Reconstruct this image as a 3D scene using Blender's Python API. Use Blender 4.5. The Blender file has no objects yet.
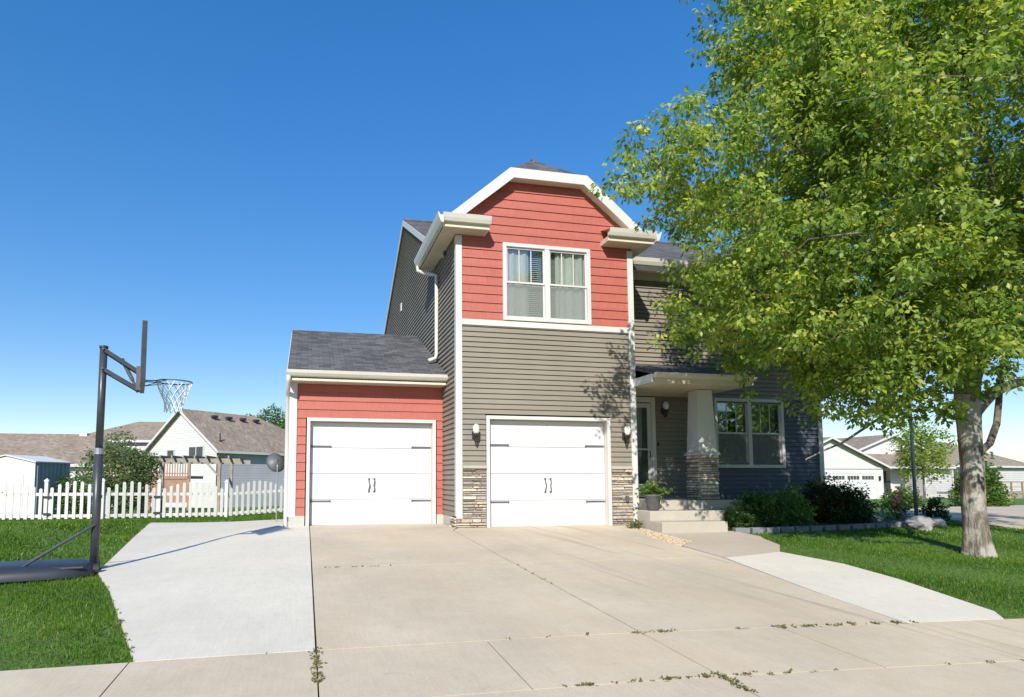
import bpy, bmesh, math, random
import numpy as np
from mathutils import Vector, Matrix
random.seed(7); rng = np.random.default_rng(11)
R = math.radians
C = bpy.context.scene.collection
S = bpy.context.scene

# ------------------------------------------------------------------ materials
class NT:
    def __init__(s, name):
        s.m = bpy.data.materials.new(name); s.m.use_nodes = True
        s.t = s.m.node_tree; s.n = s.t.nodes; s.l = s.t.links
        s.b = s.n['Principled BSDF']; s.out = s.n['Material Output']
        s.co = s.n.new('ShaderNodeTexCoord').outputs['Object']
    def node(s, ty, **k):
        n = s.n.new(ty)
        for a, b in k.items():
            if a in n.inputs: s.put(n.inputs[a], b)
            else: setattr(n, a, b)
        return n
    def put(s, sock, v):
        if isinstance(v, bpy.types.NodeSocket): s.l.new(v, sock)
        else: sock.default_value = v
    def scale(s, v, co=None):
        n = s.n.new('ShaderNodeMapping'); s.l.new(co or s.co, n.inputs[0]); n.inputs['Scale'].default_value = v
        return n.outputs[0]
    def noise(s, sc, det=4, co=None, rough=.55, dist=0):
        n = s.n.new('ShaderNodeTexNoise'); s.l.new(co or s.co, n.inputs['Vector'])
        n.inputs['Scale'].default_value = sc; n.inputs['Detail'].default_value = det
        n.inputs['Roughness'].default_value = rough; n.inputs['Distortion'].default_value = dist
        return n.outputs['Fac']
    def ramp(s, fac, stops, interp='LINEAR'):
        n = s.n.new('ShaderNodeValToRGB'); s.l.new(fac, n.inputs[0]); n.color_ramp.interpolation = interp
        e = n.color_ramp.elements
        while len(e) < len(stops): e.new(.5)
        for q, (p, c) in zip(e, stops):
            q.position = p; q.color = (*c, 1) if len(c) == 3 else c
        return n.outputs[0]
    def mix(s, f, a, b, mode='MIX'):
        n = s.n.new('ShaderNodeMix'); n.data_type = 'RGBA'; n.blend_type = mode
        s.put(n.inputs[0], f)
        for i, v in ((6, a), (7, b)):
            if isinstance(v, bpy.types.NodeSocket): s.l.new(v, n.inputs[i])
            else: n.inputs[i].default_value = (*v, 1)
        return n.outputs[2]
    def math(s, op, a, b=0.0):
        n = s.n.new('ShaderNodeMath'); n.operation = op; s.put(n.inputs[0], a); s.put(n.inputs[1], b)
        return n.outputs[0]
    def bump(s, h, st=.3, d=.01):
        n = s.n.new('ShaderNodeBump'); s.l.new(h, n.inputs['Height']); n.inputs['Strength'].default_value = st
        n.inputs['Distance'].default_value = d; s.l.new(n.outputs[0], s.b.inputs['Normal'])
    def col(s, c): s.put(s.b.inputs['Base Color'], c if isinstance(c, bpy.types.NodeSocket) else (*c, 1))
    def set(s, **k):
        for a, v in k.items(): s.put(s.b.inputs[a.replace('_', ' ')], v)
        return s

def v3(c, k): return tuple(x*k for x in c)
def paint(name, c, rough=.5, var=.12, sc=2.0, metal=0, bump=.0, bsc=40):
    t = NT(name); n = t.noise(sc, 5)
    t.col(t.ramp(n, [(.3, v3(c, 1-var)), (.7, v3(c, 1+var*.5))]))
    t.set(Roughness=rough, Metallic=metal)
    if bump: t.bump(t.noise(bsc, 3), bump, .004)
    return t.m
M = {}
M['white'] = paint('white_trim', (.55, .545, .52), .45, .06, 1.5)
M['door_white'] = paint('garage_door_white', (.575, .58, .58), .42, .025, 1.2, bump=.04, bsc=18)
M['cream'] = paint('soffit_cream', (.60, .53, .40), .6, .08, 2)
M['gutter'] = paint('gutter_paint', (.56, .54, .47), .4, .06, 2)
M['dark'] = paint('dark_bronze', (.03, .028, .026), .45, .2)
M['iron'] = paint('black_iron', (.10, .10, .11), .5, .2)
M['interior'] = paint('dark_room', (.035, .033, .03), .9)
M['blackplastic'] = paint('dark_plastic', (.028, .033, .042), .45, .15, 6)
M['polegrey'] = paint('dark_grey_steel', (.045, .05, .058), .38, .3, 7)
M['galv'] = paint('galvanised_steel', (.3, .33, .36), .45, .2, 8, .5)
M['net'] = paint('net_cord', (.8, .8, .8), .8)
M['vinyl'] = paint('white_vinyl', (.60, .59, .565), .45, .07, 1.1)
M['taupe_n'] = paint('neighbour_siding', (.56, .55, .535), .65, .06)
M['wood'] = paint('weathered_wood', (.30, .26, .21), .8, .25, 5, bump=.3)
M['cedar'] = paint('brown_wood', (.33, .2, .13), .75, .25, 5, bump=.3)
M['pot'] = paint('grey_pot', (.10, .095, .10), .6, .25, 9)
M['shed'] = paint('shed_white', (.66, .64, .60), .5, .07)
M['shedside'] = paint('shed_grey_metal', (.30, .34, .38), .5, .1)
M['salmon'] = paint('salmon_petals', (.75, .28, .2), .6, .2, 9)
M['mulchy'] = paint('mulch', (.07, .05, .035), .95, .5, 30, bump=.8)

def siding_mat(name, c, var=.05):
    t = NT(name)
    g = t.noise(7, 5, t.scale((1, 1, 14)))
    b = t.noise(.7, 3)
    k = t.ramp(g, [(.25, v3(c, 1-var)), (.75, v3(c, 1+var))])
    k2 = t.ramp(b, [(.35, (.88,)*3), (.65, (1.02,)*3)])
    t.col(t.mix(1.0, k, k2, 'MULTIPLY')); t.set(Roughness=.62); t.bump(g, .12, .003)
    return t.m
M['taupe'] = siding_mat('taupe_vinyl_siding', (.222, .197, .155))
M['lavender'] = siding_mat('pale_lavender_grey_siding', (.47, .465, .49))
M['bay_dark'] = siding_mat('bay_siding_dark_tone', (.085, .097, .125))  # darker, bluer tone than the taupe, only for the wall around the lower window
M['slate'] = siding_mat('blue_grey_siding', (.42, .44, .47))
M['slate_d'] = siding_mat('pale_grey_siding', (.50, .50, .48))

def red_mat():
    t = NT('red_shake_siding')
    br = t.node('ShaderNodeTexBrick'); t.l.new(t.scale((1, 1, 1)), br.inputs['Vector'])
    # joints between shakes: use X and Z
    sx = t.n.new('ShaderNodeSeparateXYZ'); t.l.new(t.co, sx.inputs[0])
    cb = t.n.new('ShaderNodeCombineXYZ'); t.l.new(sx.outputs[0], cb.inputs[0]); t.l.new(sx.outputs[2], cb.inputs[1])
    t.l.new(cb.outputs[0], br.inputs['Vector'])
    br.inputs['Scale'].default_value = 1; br.inputs['Brick Width'].default_value = .62; br.inputs['Row Height'].default_value = .18
    br.inputs['Mortar Size'].default_value = .0012; br.inputs['Bias'].default_value = 0
    br.inputs['Color1'].default_value = (.37, .098, .070, 1); br.inputs['Color2'].default_value = (.41, .110, .080, 1)
    br.inputs['Mortar'].default_value = (.28, .06, .045, 1)
    g = t.noise(9, 5, t.scale((3, 3, .6)))
    k = t.mix(1.0, br.outputs['Color'], t.ramp(g, [(.3, (.88,)*3), (.7, (1.04,)*3)]), 'MULTIPLY')
    t.col(k); t.set(Roughness=.65); t.bump(g, .25, .004)
    return t.m
M['red'] = red_mat()

def shingle(name, c1, c2, swap=False):
    t = NT(name)
    sx = t.n.new('ShaderNodeSeparateXYZ'); t.l.new(t.co, sx.inputs[0])
    cb = t.n.new('ShaderNodeCombineXYZ')
    t.l.new(sx.outputs[1 if swap else 0], cb.inputs[0]); t.l.new(sx.outputs[0 if swap else 1], cb.inputs[1])
    br = t.node('ShaderNodeTexBrick'); t.l.new(cb.outputs[0], br.inputs['Vector'])
    br.inputs['Scale'].default_value = 1; br.inputs['Brick Width'].default_value = .23; br.inputs['Row Height'].default_value = .125
    br.inputs['Mortar Size'].default_value = .006; br.inputs['Mortar Smooth'].default_value = .4
    br.inputs['Color1'].default_value = (*c1, 1); br.inputs['Color2'].default_value = (*c2, 1)
    br.inputs['Mortar'].default_value = (*v3(c1, .55), 1); br.offset = .37
    g = t.noise(150, 2); g2 = t.noise(.8, 4)
    k = t.mix(1.0, br.outputs['Color'], t.ramp(g, [(.3, (.75,)*3), (.7, (1.25,)*3)]), 'MULTIPLY')
    k = t.mix(1.0, k, t.ramp(g2, [(.3, (.85,)*3), (.7, (1.1,)*3)]), 'MULTIPLY')
    t.col(k); t.set(Roughness=.92)
    t.bump(br.outputs['Fac'], -.5 if False else .5, .004)
    return t.m
M['shingle'] = shingle('charcoal_shingle', (.054, .054, .056), (.118, .117, .117))
M['shingle_s'] = shingle('charcoal_shingle_side', (.054, .054, .056), (.118, .117, .117), True)
M['shingle_b'] = shingle('brown_shingle', (.21, .165, .12), (.33, .265, .20))

def concrete(name, c, stain=.16, streak=False):
    t = NT(name)
    a = t.noise(.55, 6, rough=.6); b = t.noise(6, 6, rough=.7); g = t.noise(120, 3)
    k = t.ramp(a, [(.3, v3(c, 1-stain)), (.7, v3(c, 1.04))])
    k = t.mix(1.0, k, t.ramp(b, [(.3, (.93,)*3), (.65, (1.02,)*3)]), 'MULTIPLY')
    k = t.mix(1.0, k, t.ramp(g, [(.35, (.88,)*3), (.62, (1.04,)*3)]), 'MULTIPLY')
    if streak:
        # rust-brown tint wash and darker streaks that run along the drive, stronger to the right
        w = t.noise(.9, 5, t.scale((1, .35, 1)), dist=.6)
        k = t.mix(t.ramp(w, [(.5, (0, 0, 0)), (.75, (.55, .55, .55))]), k, (c[0]*.88, c[1]*.80, c[2]*.70))
        sx = t.n.new('ShaderNodeSeparateXYZ'); t.l.new(t.co, sx.inputs[0])
        u = t.math('ADD', t.math('MULTIPLY', sx.outputs[0], 1.0), t.math('MULTIPLY', sx.outputs[1], .10))
        cb = t.n.new('ShaderNodeCombineXYZ'); t.l.new(u, cb.inputs[0]); t.l.new(t.math('MULTIPLY', sx.outputs[1], .05), cb.inputs[1])
        st = t.noise(3.2, 3, cb.outputs[0], rough=.6)
        reg = t.noise(.35, 2)
        f = t.math('MULTIPLY', t.ramp(st, [(.54, (0, 0, 0)), (.66, (.8, .8, .8))]), t.ramp(reg, [(.42, (.25, .25, .25)), (.55, (1, 1, 1))]))
        f = t.math('MULTIPLY', f, t.ramp(t.math('MULTIPLY', sx.outputs[0], .1), [(.30, (.12, .12, .12)), (.42, (1, 1, 1))]))
        k = t.mix(f, k, v3(c, .55))
    wv = t.noise(60, 2, t.scale((1, .04, 1)))
    k = t.mix(1.0, k, t.ramp(wv, [(.35, (.965,)*3), (.65, (1.02,)*3)]), 'MULTIPLY')
    sp = t.noise(11, 2, rough=.4); k = t.mix(t.ramp(sp, [(.70, (0, 0, 0)), (.76, (.35, .35, .35))]), k, v3(c, .6))
    t.col(k); t.set(Roughness=.88); t.bump(g, .22, .003)
    return t.m
M['drive'] = concrete('tan_concrete', (.60, .502, .368), .20, True)
M['walk'] = concrete('brown_concrete', (.50, .42, .33), .14)
M['pad'] = concrete('pale_concrete', (.66, .61, .505), .10)
M['step'] = concrete('step_concrete', (.43, .39, .325), .14)
M['found'] = concrete('foundation_concrete', (.5, .47, .41), .15)
M['block'] = concrete('edging_block', (.22, .23, .24), .3)
M['rock'] = concrete('pale_rock', (.42, .40, .38), .35)
M['asphalt'] = concrete('asphalt', (.06, .06, .06), .2)

def attr_mat(name, stops, rough=.7, bump=0, bsc=30, noise_amt=.15, trans=None, interp='LINEAR'):
    t = NT(name)
    a = t.node('ShaderNodeAttribute', attribute_name='tint')
    k = t.ramp(a.outputs['Fac'], stops, interp)
    if noise_amt:
        g = t.noise(bsc, 4)
        k = t.mix(1.0, k, t.ramp(g, [(.3, (1-noise_amt,)*3), (.7, (1+noise_amt,)*3)]), 'MULTIPLY')
        if bump: t.bump(g, bump, .01)
    t.col(k); t.set(Roughness=rough)
    if trans:
        tr = t.n.new('ShaderNodeBsdfTranslucent'); t.l.new(t.mix(1.0, k, trans, 'MULTIPLY'), tr.inputs[0])
        mx = t.n.new('ShaderNodeMixShader'); mx.inputs[0].default_value = .52
        t.l.new(t.b.outputs[0], mx.inputs[1]); t.l.new(tr.outputs[0], mx.inputs[2]); t.l.new(mx.outputs[0], t.out.inputs[0])
    return t.m
M['stone'] = attr_mat('ledgestone', [(0, (.28, .215, .16)), (.25, (.48, .39, .30)), (.5, (.30, .275, .25)), (.7, (.58, .50, .40)), (.9, (.22, .17, .13)), (1, (.5, .44, .38))], .85, .6, 25, .22)
M['gravel'] = attr_mat('river_gravel', [(0, (.30, .20, .11)), (.5, (.50, .38, .24)), (1, (.62, .52, .38))], .8, .2, 25)
LT = (1.5, 1.55, .7)
M['leaf'] = attr_mat('maple_leaf', [(0, (.08, .15, .032)), (.36, (.18, .275, .05)), (.66, (.34, .415, .08)), (1, (.58, .56, .14))], .45, 0, 9, .15, LT)
M['leaf_d'] = attr_mat('dark_shrub_leaf', [(0, (.018, .045, .014)), (.7, (.045, .09, .025)), (1, (.12, .17, .05))], .5, 0, 9, .15, LT)
M['leaf_m'] = attr_mat('mid_leaf', [(0, (.05, .11, .025)), (.6, (.12, .21, .045)), (1, (.27, .35, .08))], .5, 0, 9, .15, LT)
M['leaf_g'] = attr_mat('grey_green_leaf', [(0, (.08, .12, .05)), (.6, (.18, .23, .10)), (1, (.34, .37, .18))], .5, 0, 9, .15, LT)
M['blade'] = attr_mat('grass_blade', [(0, (.05, .12, .009)), (.6, (.105, .21, .016)), (.93, (.18, .30, .027)), (1, (.34, .31, .12))], .55, 0, 9, .12, (1.3, 1.4, .5))
M['weed'] = attr_mat('dry_weed', [(0, (.05, .07, .02)), (.5, (.12, .12, .04)), (1, (.25, .2, .09))], .8)

def lawn_mat():
    t = NT('lawn_turf')
    a = t.noise(1.1, 6, rough=.65); b = t.noise(28, 4, rough=.7)
    k = t.ramp(a, [(.3, (.07, .14, .014)), (.7, (.12, .205, .024))])
    k = t.mix(1.0, k, t.ramp(b, [(.3, (.55,)*3), (.7, (1.35,)*3)]), 'MULTIPLY')
    t.col(k); t.set(Roughness=.9); t.bump(b, .8, .04)
    return t.m
M['lawn'] = lawn_mat()

def bark_mat(name, c1, c2):
    t = NT(name)
    n = t.noise(9, 6, t.scale((3, 3, .55)), rough=.7, dist=.5); p = t.noise(2.6, 4)
    k = t.ramp(n, [(.32, v3(c1, .55)), (.5, c1), (.7, c2)])
    k = t.mix(t.ramp(p, [(.47, (0, 0, 0)), (.56, (.75, .75, .75))]), k, v3(c2, 1.12))
    t.col(k); t.set(Roughness=.9); t.bump(n, .9, .03)
    return t.m
M['bark'] = bark_mat('grey_bark', (.16, .13, .10), (.40, .37, .32))
M['bark_d'] = bark_mat('brown_bark', (.12, .095, .07), (.24, .20, .155))

def glass_mat(name, tint=(.9, .93, .92), add=.06):
    t = NT(name); t.n.remove(t.b)
    tr = t.n.new('ShaderNodeBsdfTransparent'); tr.inputs[0].default_value = (*tint, 1)
    gl = t.n.new('ShaderNodeBsdfGlossy'); gl.inputs['Roughness'].default_value = .015
    fr = t.n.new('ShaderNodeFresnel'); fr.inputs[0].default_value = 1.5
    f = t.math('MINIMUM', t.math('ADD', t.math('MULTIPLY', fr.outputs[0], 1.8), add), 1.0)
    mx = t.n.new('ShaderNodeMixShader'); t.l.new(f, mx.inputs[0]); t.l.new(tr.outputs[0], mx.inputs[1]); t.l.new(gl.outputs[0], mx.inputs[2])
    bp = t.n.new('ShaderNodeBump'); bp.inputs['Strength'].default_value = .03; t.l.new(t.noise(1.5, 1), bp.inputs['Height']); t.l.new(bp.outputs[0], gl.inputs['Normal'])
    t.l.new(mx.outputs[0], t.out.inputs[0]); return t.m
M['glass'] = glass_mat('window_glass')
M['glass_dk'] = glass_mat('dark_window_glass', (.45, .5, .48), .09)
M['clear'] = glass_mat('clear_acrylic', (.97, .98, .98), .0)
t = NT('insect_screen_mesh'); tr = t.n.new('ShaderNodeBsdfTransparent'); t.col((.33, .35, .34)); t.set(Roughness=.8)
mx = t.n.new('ShaderNodeMixShader'); mx.inputs[0].default_value = .25; t.l.new(tr.outputs[0], mx.inputs[1]); t.l.new(t.b.outputs[0], mx.inputs[2]); t.l.new(mx.outputs[0], t.out.inputs[0]); M['mesh'] = t.m
def cloth(name, c):
    t = NT(name); n = t.noise(14, 3, t.scale((1, 1, .05)))
    t.col(t.ramp(n, [(.3, v3(c, .8)), (.7, c)])); t.set(Roughness=.9); return t.m
M['curtain'] = cloth('curtain_cloth', (.86, .86, .82)); M['curtain_g'] = cloth('olive_curtain', (.55, .58, .42))
M['blind'] = paint('blind_slat', (.78, .79, .76), .5, .05)
M['screen'] = paint('insect_screen', (.16, .19, .18), .8, .08)
t = NT('frosted_glass'); t.col((.85, .84, .8)); t.set(Roughness=.35, Transmission_Weight=.35); M['frost'] = t.m

# ------------------------------------------------------------------ object helpers
def tag(o, label=None, cat=None, group=None, kind=None):
    if label: o['label'] = label
    if cat: o['category'] = cat
    if group: o['group'] = group
    if kind: o['kind'] = kind
    return o
def thing(name, label, cat, loc=(0, 0, 0), rz=0, group=None):
    o = bpy.data.objects.new(name, None); C.objects.link(o)
    o.location = loc; o.rotation_euler = (0, 0, rz); o.empty_display_size = .2
    return tag(o, label, cat, group)
def wmat(o):
    m = Matrix.Identity(4)
    while o is not None:
        m = (Matrix.Translation(o.location) @ o.rotation_euler.to_matrix().to_4x4()) @ m
        o = o.parent
    return m
class MB:
    """collects geometry; build() links it as ONE mesh object. Coordinates are world unless local=True"""
    def __init__(s): s.v = []; s.f = []; s.t = []; s.tint = 0.5
    def add(s, vs, fs):
        b = len(s.v); s.v += [tuple(p) for p in vs]
        for f in fs: s.f.append(tuple(b+i for i in f)); s.t.append(s.tint)
    def box(s, x0, x1, y0, y1, z0, z1):
        s.add([(x0,y0,z0),(x1,y0,z0),(x1,y1,z0),(x0,y1,z0),(x0,y0,z1),(x1,y0,z1),(x1,y1,z1),(x0,y1,z1)],
              [(0,3,2,1),(4,5,6,7),(0,1,5,4),(1,2,6,5),(2,3,7,6),(3,0,4,7)]); return s
    def quad(s, a, b, c, d): s.add([a,b,c,d], [(0,1,2,3)]); return s
    def prism(s, pts, d):   # polygon extruded by vector d
        n = len(pts); d = Vector(d); P = [Vector(p) for p in pts]
        s.add(P+[p+d for p in P], [tuple(range(n))[::-1], tuple(range(n, 2*n))]+[(i, (i+1)%n, n+(i+1)%n, n+i) for i in range(n)]); return s
    def bar(s, a, b, w, h):
        a, b = Vector(a), Vector(b); d = (b-a).normalized()
        up = Vector((0,0,1)) if abs(d.z) < .9 else Vector((1,0,0))
        x = d.cross(up).normalized()*w/2; y = x.cross(d).normalized()*h/2
        s.prism([a-x-y, a+x-y, a+x+y, a-x+y], b-a); return s
    def tube(s, pts, rad, n=8, cap=True):
        pts = [Vector(p) for p in pts]
        if not hasattr(rad, '__len__'): rad = [rad]*len(pts)
        vs = []; ref = None
        for i, p in enumerate(pts):
            d = (pts[min(i+1, len(pts)-1)]-pts[max(i-1, 0)]).normalized()
            if ref is None: ref = Vector((1,0,0)) if abs(d.x) < .8 else Vector((0,1,0))
            x = (ref - d*ref.dot(d)).normalized(); ref = x; y = d.cross(x)
            for k in range(n):
                a = 2*math.pi*k/n; vs.append(p+(x*math.cos(a)+y*math.sin(a))*rad[i])
        fs = [(i*n+k, i*n+(k+1)%n, (i+1)*n+(k+1)%n, (i+1)*n+k) for i in range(len(pts)-1) for k in range(n)]
        if cap: fs += [tuple(range(n))[::-1], tuple((len(pts)-1)*n+k for k in range(n))]
        s.add(vs, fs); return s
    def lathe(s, c, prof, n=20, sx=1, sy=1):
        vs = [(c[0]+r*sx*math.cos(2*math.pi*k/n), c[1]+r*sy*math.sin(2*math.pi*k/n), c[2]+z) for r, z in prof for k in range(n)]
        fs = [(i*n+k, i*n+(k+1)%n, (i+1)*n+(k+1)%n, (i+1)*n+k) for i in range(len(prof)-1) for k in range(n)]
        fs += [tuple(range(n))[::-1], tuple((len(prof)-1)*n+k for k in range(n))]
        s.add(vs, fs); return s
    def build(s, name, mat, parent=None, smooth=False, bevel=0, local=False):
        me = bpy.data.meshes.new(name); vs = s.v
        if parent is not None and not local:
            inv = wmat(parent).inverted(); vs = [inv @ Vector(p) for p in s.v]
        me.from_pydata(vs, [], s.f); me.validate()
        bm = bmesh.new(); bm.from_mesh(me); 
        if not smooth: pass
        bm.to_mesh(me); bm.free()
        me.materials.append(mat)
        if len(me.polygons) == len(s.t):
            at = me.attributes.new('tint', 'FLOAT', 'FACE'); at.data.foreach_set('value', s.t)
        if smooth: me.polygons.foreach_set('use_smooth', [True]*len(me.polygons))
        o = bpy.data.objects.new(name, me); C.objects.link(o); o.parent = parent
        if bevel:
            m = o.modifiers.new('b', 'BEVEL'); m.width = bevel; m.segments = 2; m.limit_method = 'ANGLE'
        return o
def np_mesh(name, verts, faces, mat, parent=None, tint=None, smooth=False):
    """verts Nx3 (world), faces MxK all same size"""
    if parent is not None: verts = verts - np.array(wmat(parent).translation)
    me = bpy.data.meshes.new(name); k = faces.shape[1]
    me.vertices.add(len(verts)); me.vertices.foreach_set('co', verts.astype(np.float32).ravel())
    me.loops.add(faces.size); me.loops.foreach_set('vertex_index', faces.astype(np.int32).ravel())
    me.polygons.add(len(faces)); me.polygons.foreach_set('loop_start', np.arange(len(faces), dtype=np.int32)*k)
    me.polygons.foreach_set('loop_total', np.full(len(faces), k, dtype=np.int32))
    if smooth: me.polygons.foreach_set('use_smooth', np.ones(len(faces), dtype=bool))
    me.update(calc_edges=True)
    if tint is not None:
        at = me.attributes.new('tint', 'FLOAT', 'FACE'); at.data.foreach_set('value', tint.astype(np.float32))
    me.materials.append(mat)
    o = bpy.data.objects.new(name, me); C.objects.link(o); o.parent = parent
    return o
def copy_tree(o, parent=None):
    c = o.copy(); C.objects.link(c); c.parent = parent
    for ch in [x for x in C.objects if x.parent == o]: copy_tree(ch, c)
    return c

# ------------------------------------------------------------------ terrain
HR = ([-300, 0, 3.7, 11.7, 16, 25, 45, 100, 600], [-.55, -.52, -.37, 0, -.05, -.3, -.78, -1.3, -2.5])
HL = ([-300, 0, 3.7, 8.9, 13, 17, 20, 23.5, 30, 50, 600], [-.55, -.52, -.37, -.25, -.2, -.18, -.28, -.42, -.6, -.9, -2.5])
def H(X, Y):
    X = np.asarray(X, float); Y = np.asarray(Y, float)
    hr = np.interp(Y, *HR); hl = np.interp(Y, *HL)
    t = np.clip((.3-X)/3.2, 0, 1); t = t*t*(3-2*t)
    return hr*(1-t)+hl*t-.02*np.clip(X-2.5, 0, 6)*np.clip((9-Y)/5, 0, 1)
def h(x, y): return float(H(x, y))
def axis(a, b, dense, far):
    l = list(np.arange(a, b+1e-6, dense)); d = dense
    while l[-1] < far: d *= 1.35; l.append(l[-1]+d)
    d = dense
    while l[0] > -far: d *= 1.35; l.insert(0, l[0]-d)
    return np.array(l)
gx, gy = axis(-14, 18, .25, 500), axis(1, 27, .25, 500)
GX, GY = np.meshgrid(gx, gy); GZ = H(GX, GY)+np.where((GX > -14) & (GX < 18) & (GY < 27), .012*np.sin(GX*2.1+GY*1.3), 0)
V = np.stack([GX, GY, GZ], -1).reshape(-1, 3); nx, ny = len(gx), len(gy)
I = np.arange(nx*ny).reshape(ny, nx)
F = np.stack([I[:-1,:-1], I[:-1,1:], I[1:,1:], I[1:,:-1]], -1).reshape(-1, 4)
tag(np_mesh('ground', V, F, M['lawn'], smooth=True), kind='structure')

paved = []
def pave(polys, name, mat, off=.035, gap=.006, keep=True, step=.5):
    """polygons laid as slabs that follow the terrain, one object"""
    bm = bmesh.new()
    for pts in polys:
        if keep: paved.append(np.array(pts))
        c = np.mean(pts, axis=0); n = len(pts); ins = []
        area = sum(pts[i][0]*pts[(i+1)%n][1]-pts[(i+1)%n][0]*pts[i][1] for i in range(n))
        if area < 0: pts = pts[::-1]
        for i in range(n):      # inset each slab by half the joint width
            p0, p, p1 = Vector(pts[i-1]), Vector(pts[i]), Vector(pts[(i+1)%n])
            a, b = (p-p0).normalized(), (p1-p).normalized()
            na, nb = Vector((-a.y, a.x)), Vector((-b.y, b.x)); m = (na+nb)
            m = m/max(m.dot(na), .3); ins.append(p+m*gap)
        vs = [bm.verts.new((q[0], q[1], 0)) for q in ins]; f = bm.faces.new(vs)
        geom = [f]+list(f.edges)+vs
        xs = [q[0] for q in ins]; ys = [q[1] for q in ins]
        for ax, lo, hi in ((0, min(xs), max(xs)), (1, min(ys), max(ys))):
            q = lo+step
            while q < hi-.05 and (hi-lo)/step < 120:
                co = (q, 0, 0) if ax == 0 else (0, q, 0); no = (1, 0, 0) if ax == 0 else (0, 1, 0)
                fs = [x for x in geom if x.is_valid]
                r = bmesh.ops.bisect_plane(bm, geom=fs, plane_co=co, plane_no=no); geom = r['geom']; q += step
        fs = [x for x in geom if isinstance(x, bmesh.types.BMFace)]
        r = bmesh.ops.extrude_face_region(bm, geom=fs)
        new = set(v for v in r['geom'] if isinstance(v, bmesh.types.BMVert))
        for v in new: v.co.z = 1
        bmesh.ops.delete(bm, geom=fs, context='FACES')
    for v in bm.verts:
        v.co.z = h(v.co.x, v.co.y)+(off if v.co.z > .5 else -.12)
    bmesh.ops.recalc_face_normals(bm, faces=bm.faces)
    me = bpy.data.meshes.new(name); bm.to_mesh(me); bm.free(); me.materials.append(mat)
    o = bpy.data.objects.new(name, me); C.objects.link(o)
    return tag(o, kind='structure')
D1, D2, DX = 4.72, 7.95, 2.68
pave([[(.1, D1), (DX, D1), (DX, D2), (.1, D2)], [(DX, D1), (5.29, D1), (5.43, 5.82), (5.8, D2), (DX, D2)],
      [(.1, D2), (DX, D2), (DX, 11.3), (2.83, 11.65), (2.83, 13.05), (.1, 13.05)],
      [(DX, D2), (5.8, D2), (5.79, 8.94), (5.82, 9.71), (6.12, 10.72), (6.56, 11.62), (6.2, 11.9), (3.3, 11.9), (2.86, 11.65), (DX, 11.3)]], 'driveway', M['drive'], gap=.007)
xs = [-30, -24, -18, -12, -9, -6.35, -5.05, -3.75, -2.45, -1.15, .1, 1.38, 2.68, 3.98, 5.29, 6.4, 7.7, 9, 10.3, 13, 18, 25, 40]
pave([[(a, 3.72), (b, 3.72), (b, D1), (a, D1)] for a, b in zip(xs[:-1], xs[1:])], 'sidewalk', M['drive'], gap=.005, step=.65)
pave([[(-.9, 1.2), (DX, 1.2), (DX, 3.72), (-.2, 3.72)], [(DX, 1.2), (6.8, 1.2), (6.0, 3.72), (DX, 3.72)]], 'driveway_apron', M['drive'])
pave([[(-1.12, D1), (.1, D1), (.1, 13.05), (-.2, 13.05), (-.45, 16.3), (-3.9, 17.6), (-2.55, 8.75), (-2.1, 7.6)]], 'parking_pad', M['pad'], gap=.008)
pave([[(5.82, 7.9), (7.03, 8.26), (7.49, 8.79), (7.74, 9.43), (7.93, 9.78), (7.95, 10.5), (6.35, 10.5), (6.32, 9.41), (5.84, 8.94)]], 'front_walkway', M['walk'], gap=.004)
pave([[(5.29, D1), (6.42, D1), (6.64, 4.97), (7.08, 6.36), (7.22, 7.3), (7.03, 8.26), (5.82, 7.9), (5.43, 5.82)]], 'front_path', M['pad'], gap=.006)
pave([[(-60, -8), (60, -8), (60, .8), (-60, .8)]], 'street', M['asphalt'], off=.02, keep=False, step=6)
pave([[(-60, .8), (60, .8), (60, 1.2), (-60, 1.2)]], 'kerb', M['step'], off=.03, keep=False, step=6)
pave([[(14.2, 10.1), (26, 10.4), (44, 21), (44, 25), (24, 20.4), (17.3, 15.6), (14.8, 12.8)]], 'side_road', M['drive'], off=.03, step=1.0)

# planting bed in front of the house
BED = [(6.9, 11.3), (7.6, 10.75), (8.2, 10.45), (9.5, 10.5), (11, 10.72), (12.6, 10.95), (14.6, 11.9), (15.1, 13), (13, 13.4), (12.36, 13.02), (6.9, 13.02)]
pave([BED], 'planting_bed', M['mulchy'], off=.025)

# ------------------------------------------------------------------ house
house = thing('family_house', 'two-storey house with red shake gable, taupe siding, stone trim and two white garage doors', 'house', (4.7, 13, 0))
def lap(name, mat, p0, ux, nrm, z0, z1, exp, span, parent=house, d=.03):
    """lap siding: p0 origin, ux horizontal direction, nrm outward; span(z)->[(a,b),...]"""
    mb = MB(); p0 = Vector(p0); ux = Vector(ux); nrm = Vector(nrm); z = z0; flip = ux.cross(Vector((0,0,1))).dot(nrm) < 0
    while z < z1-1e-4:
        zt = min(z+exp, z1); A, B = span(z+1e-3), span(zt-1e-3)
        if len(A) != len(B): B = A = span((z+zt)/2)
        for (a0, a1), (b0, b1) in zip(A, B):
            if a1-a0 < .005 and b1-b0 < .005: continue
            q = lambda u, zz, o: p0+ux*u+nrm*o+Vector((0, 0, zz))
            P = [q(a0, z, d), q(a1, z, d), q(b1, zt, .002), q(b0, zt, .002), q(a0, z, .002), q(a1, z, .002)]
            F_ = [(0, 1, 2, 3), (4, 5, 1, 0)]
            if flip: F_ = [f[::-1] for f in F_]
            mb.add(P, F_)
        z = zt
    return mb.build(name, mat, parent)
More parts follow.
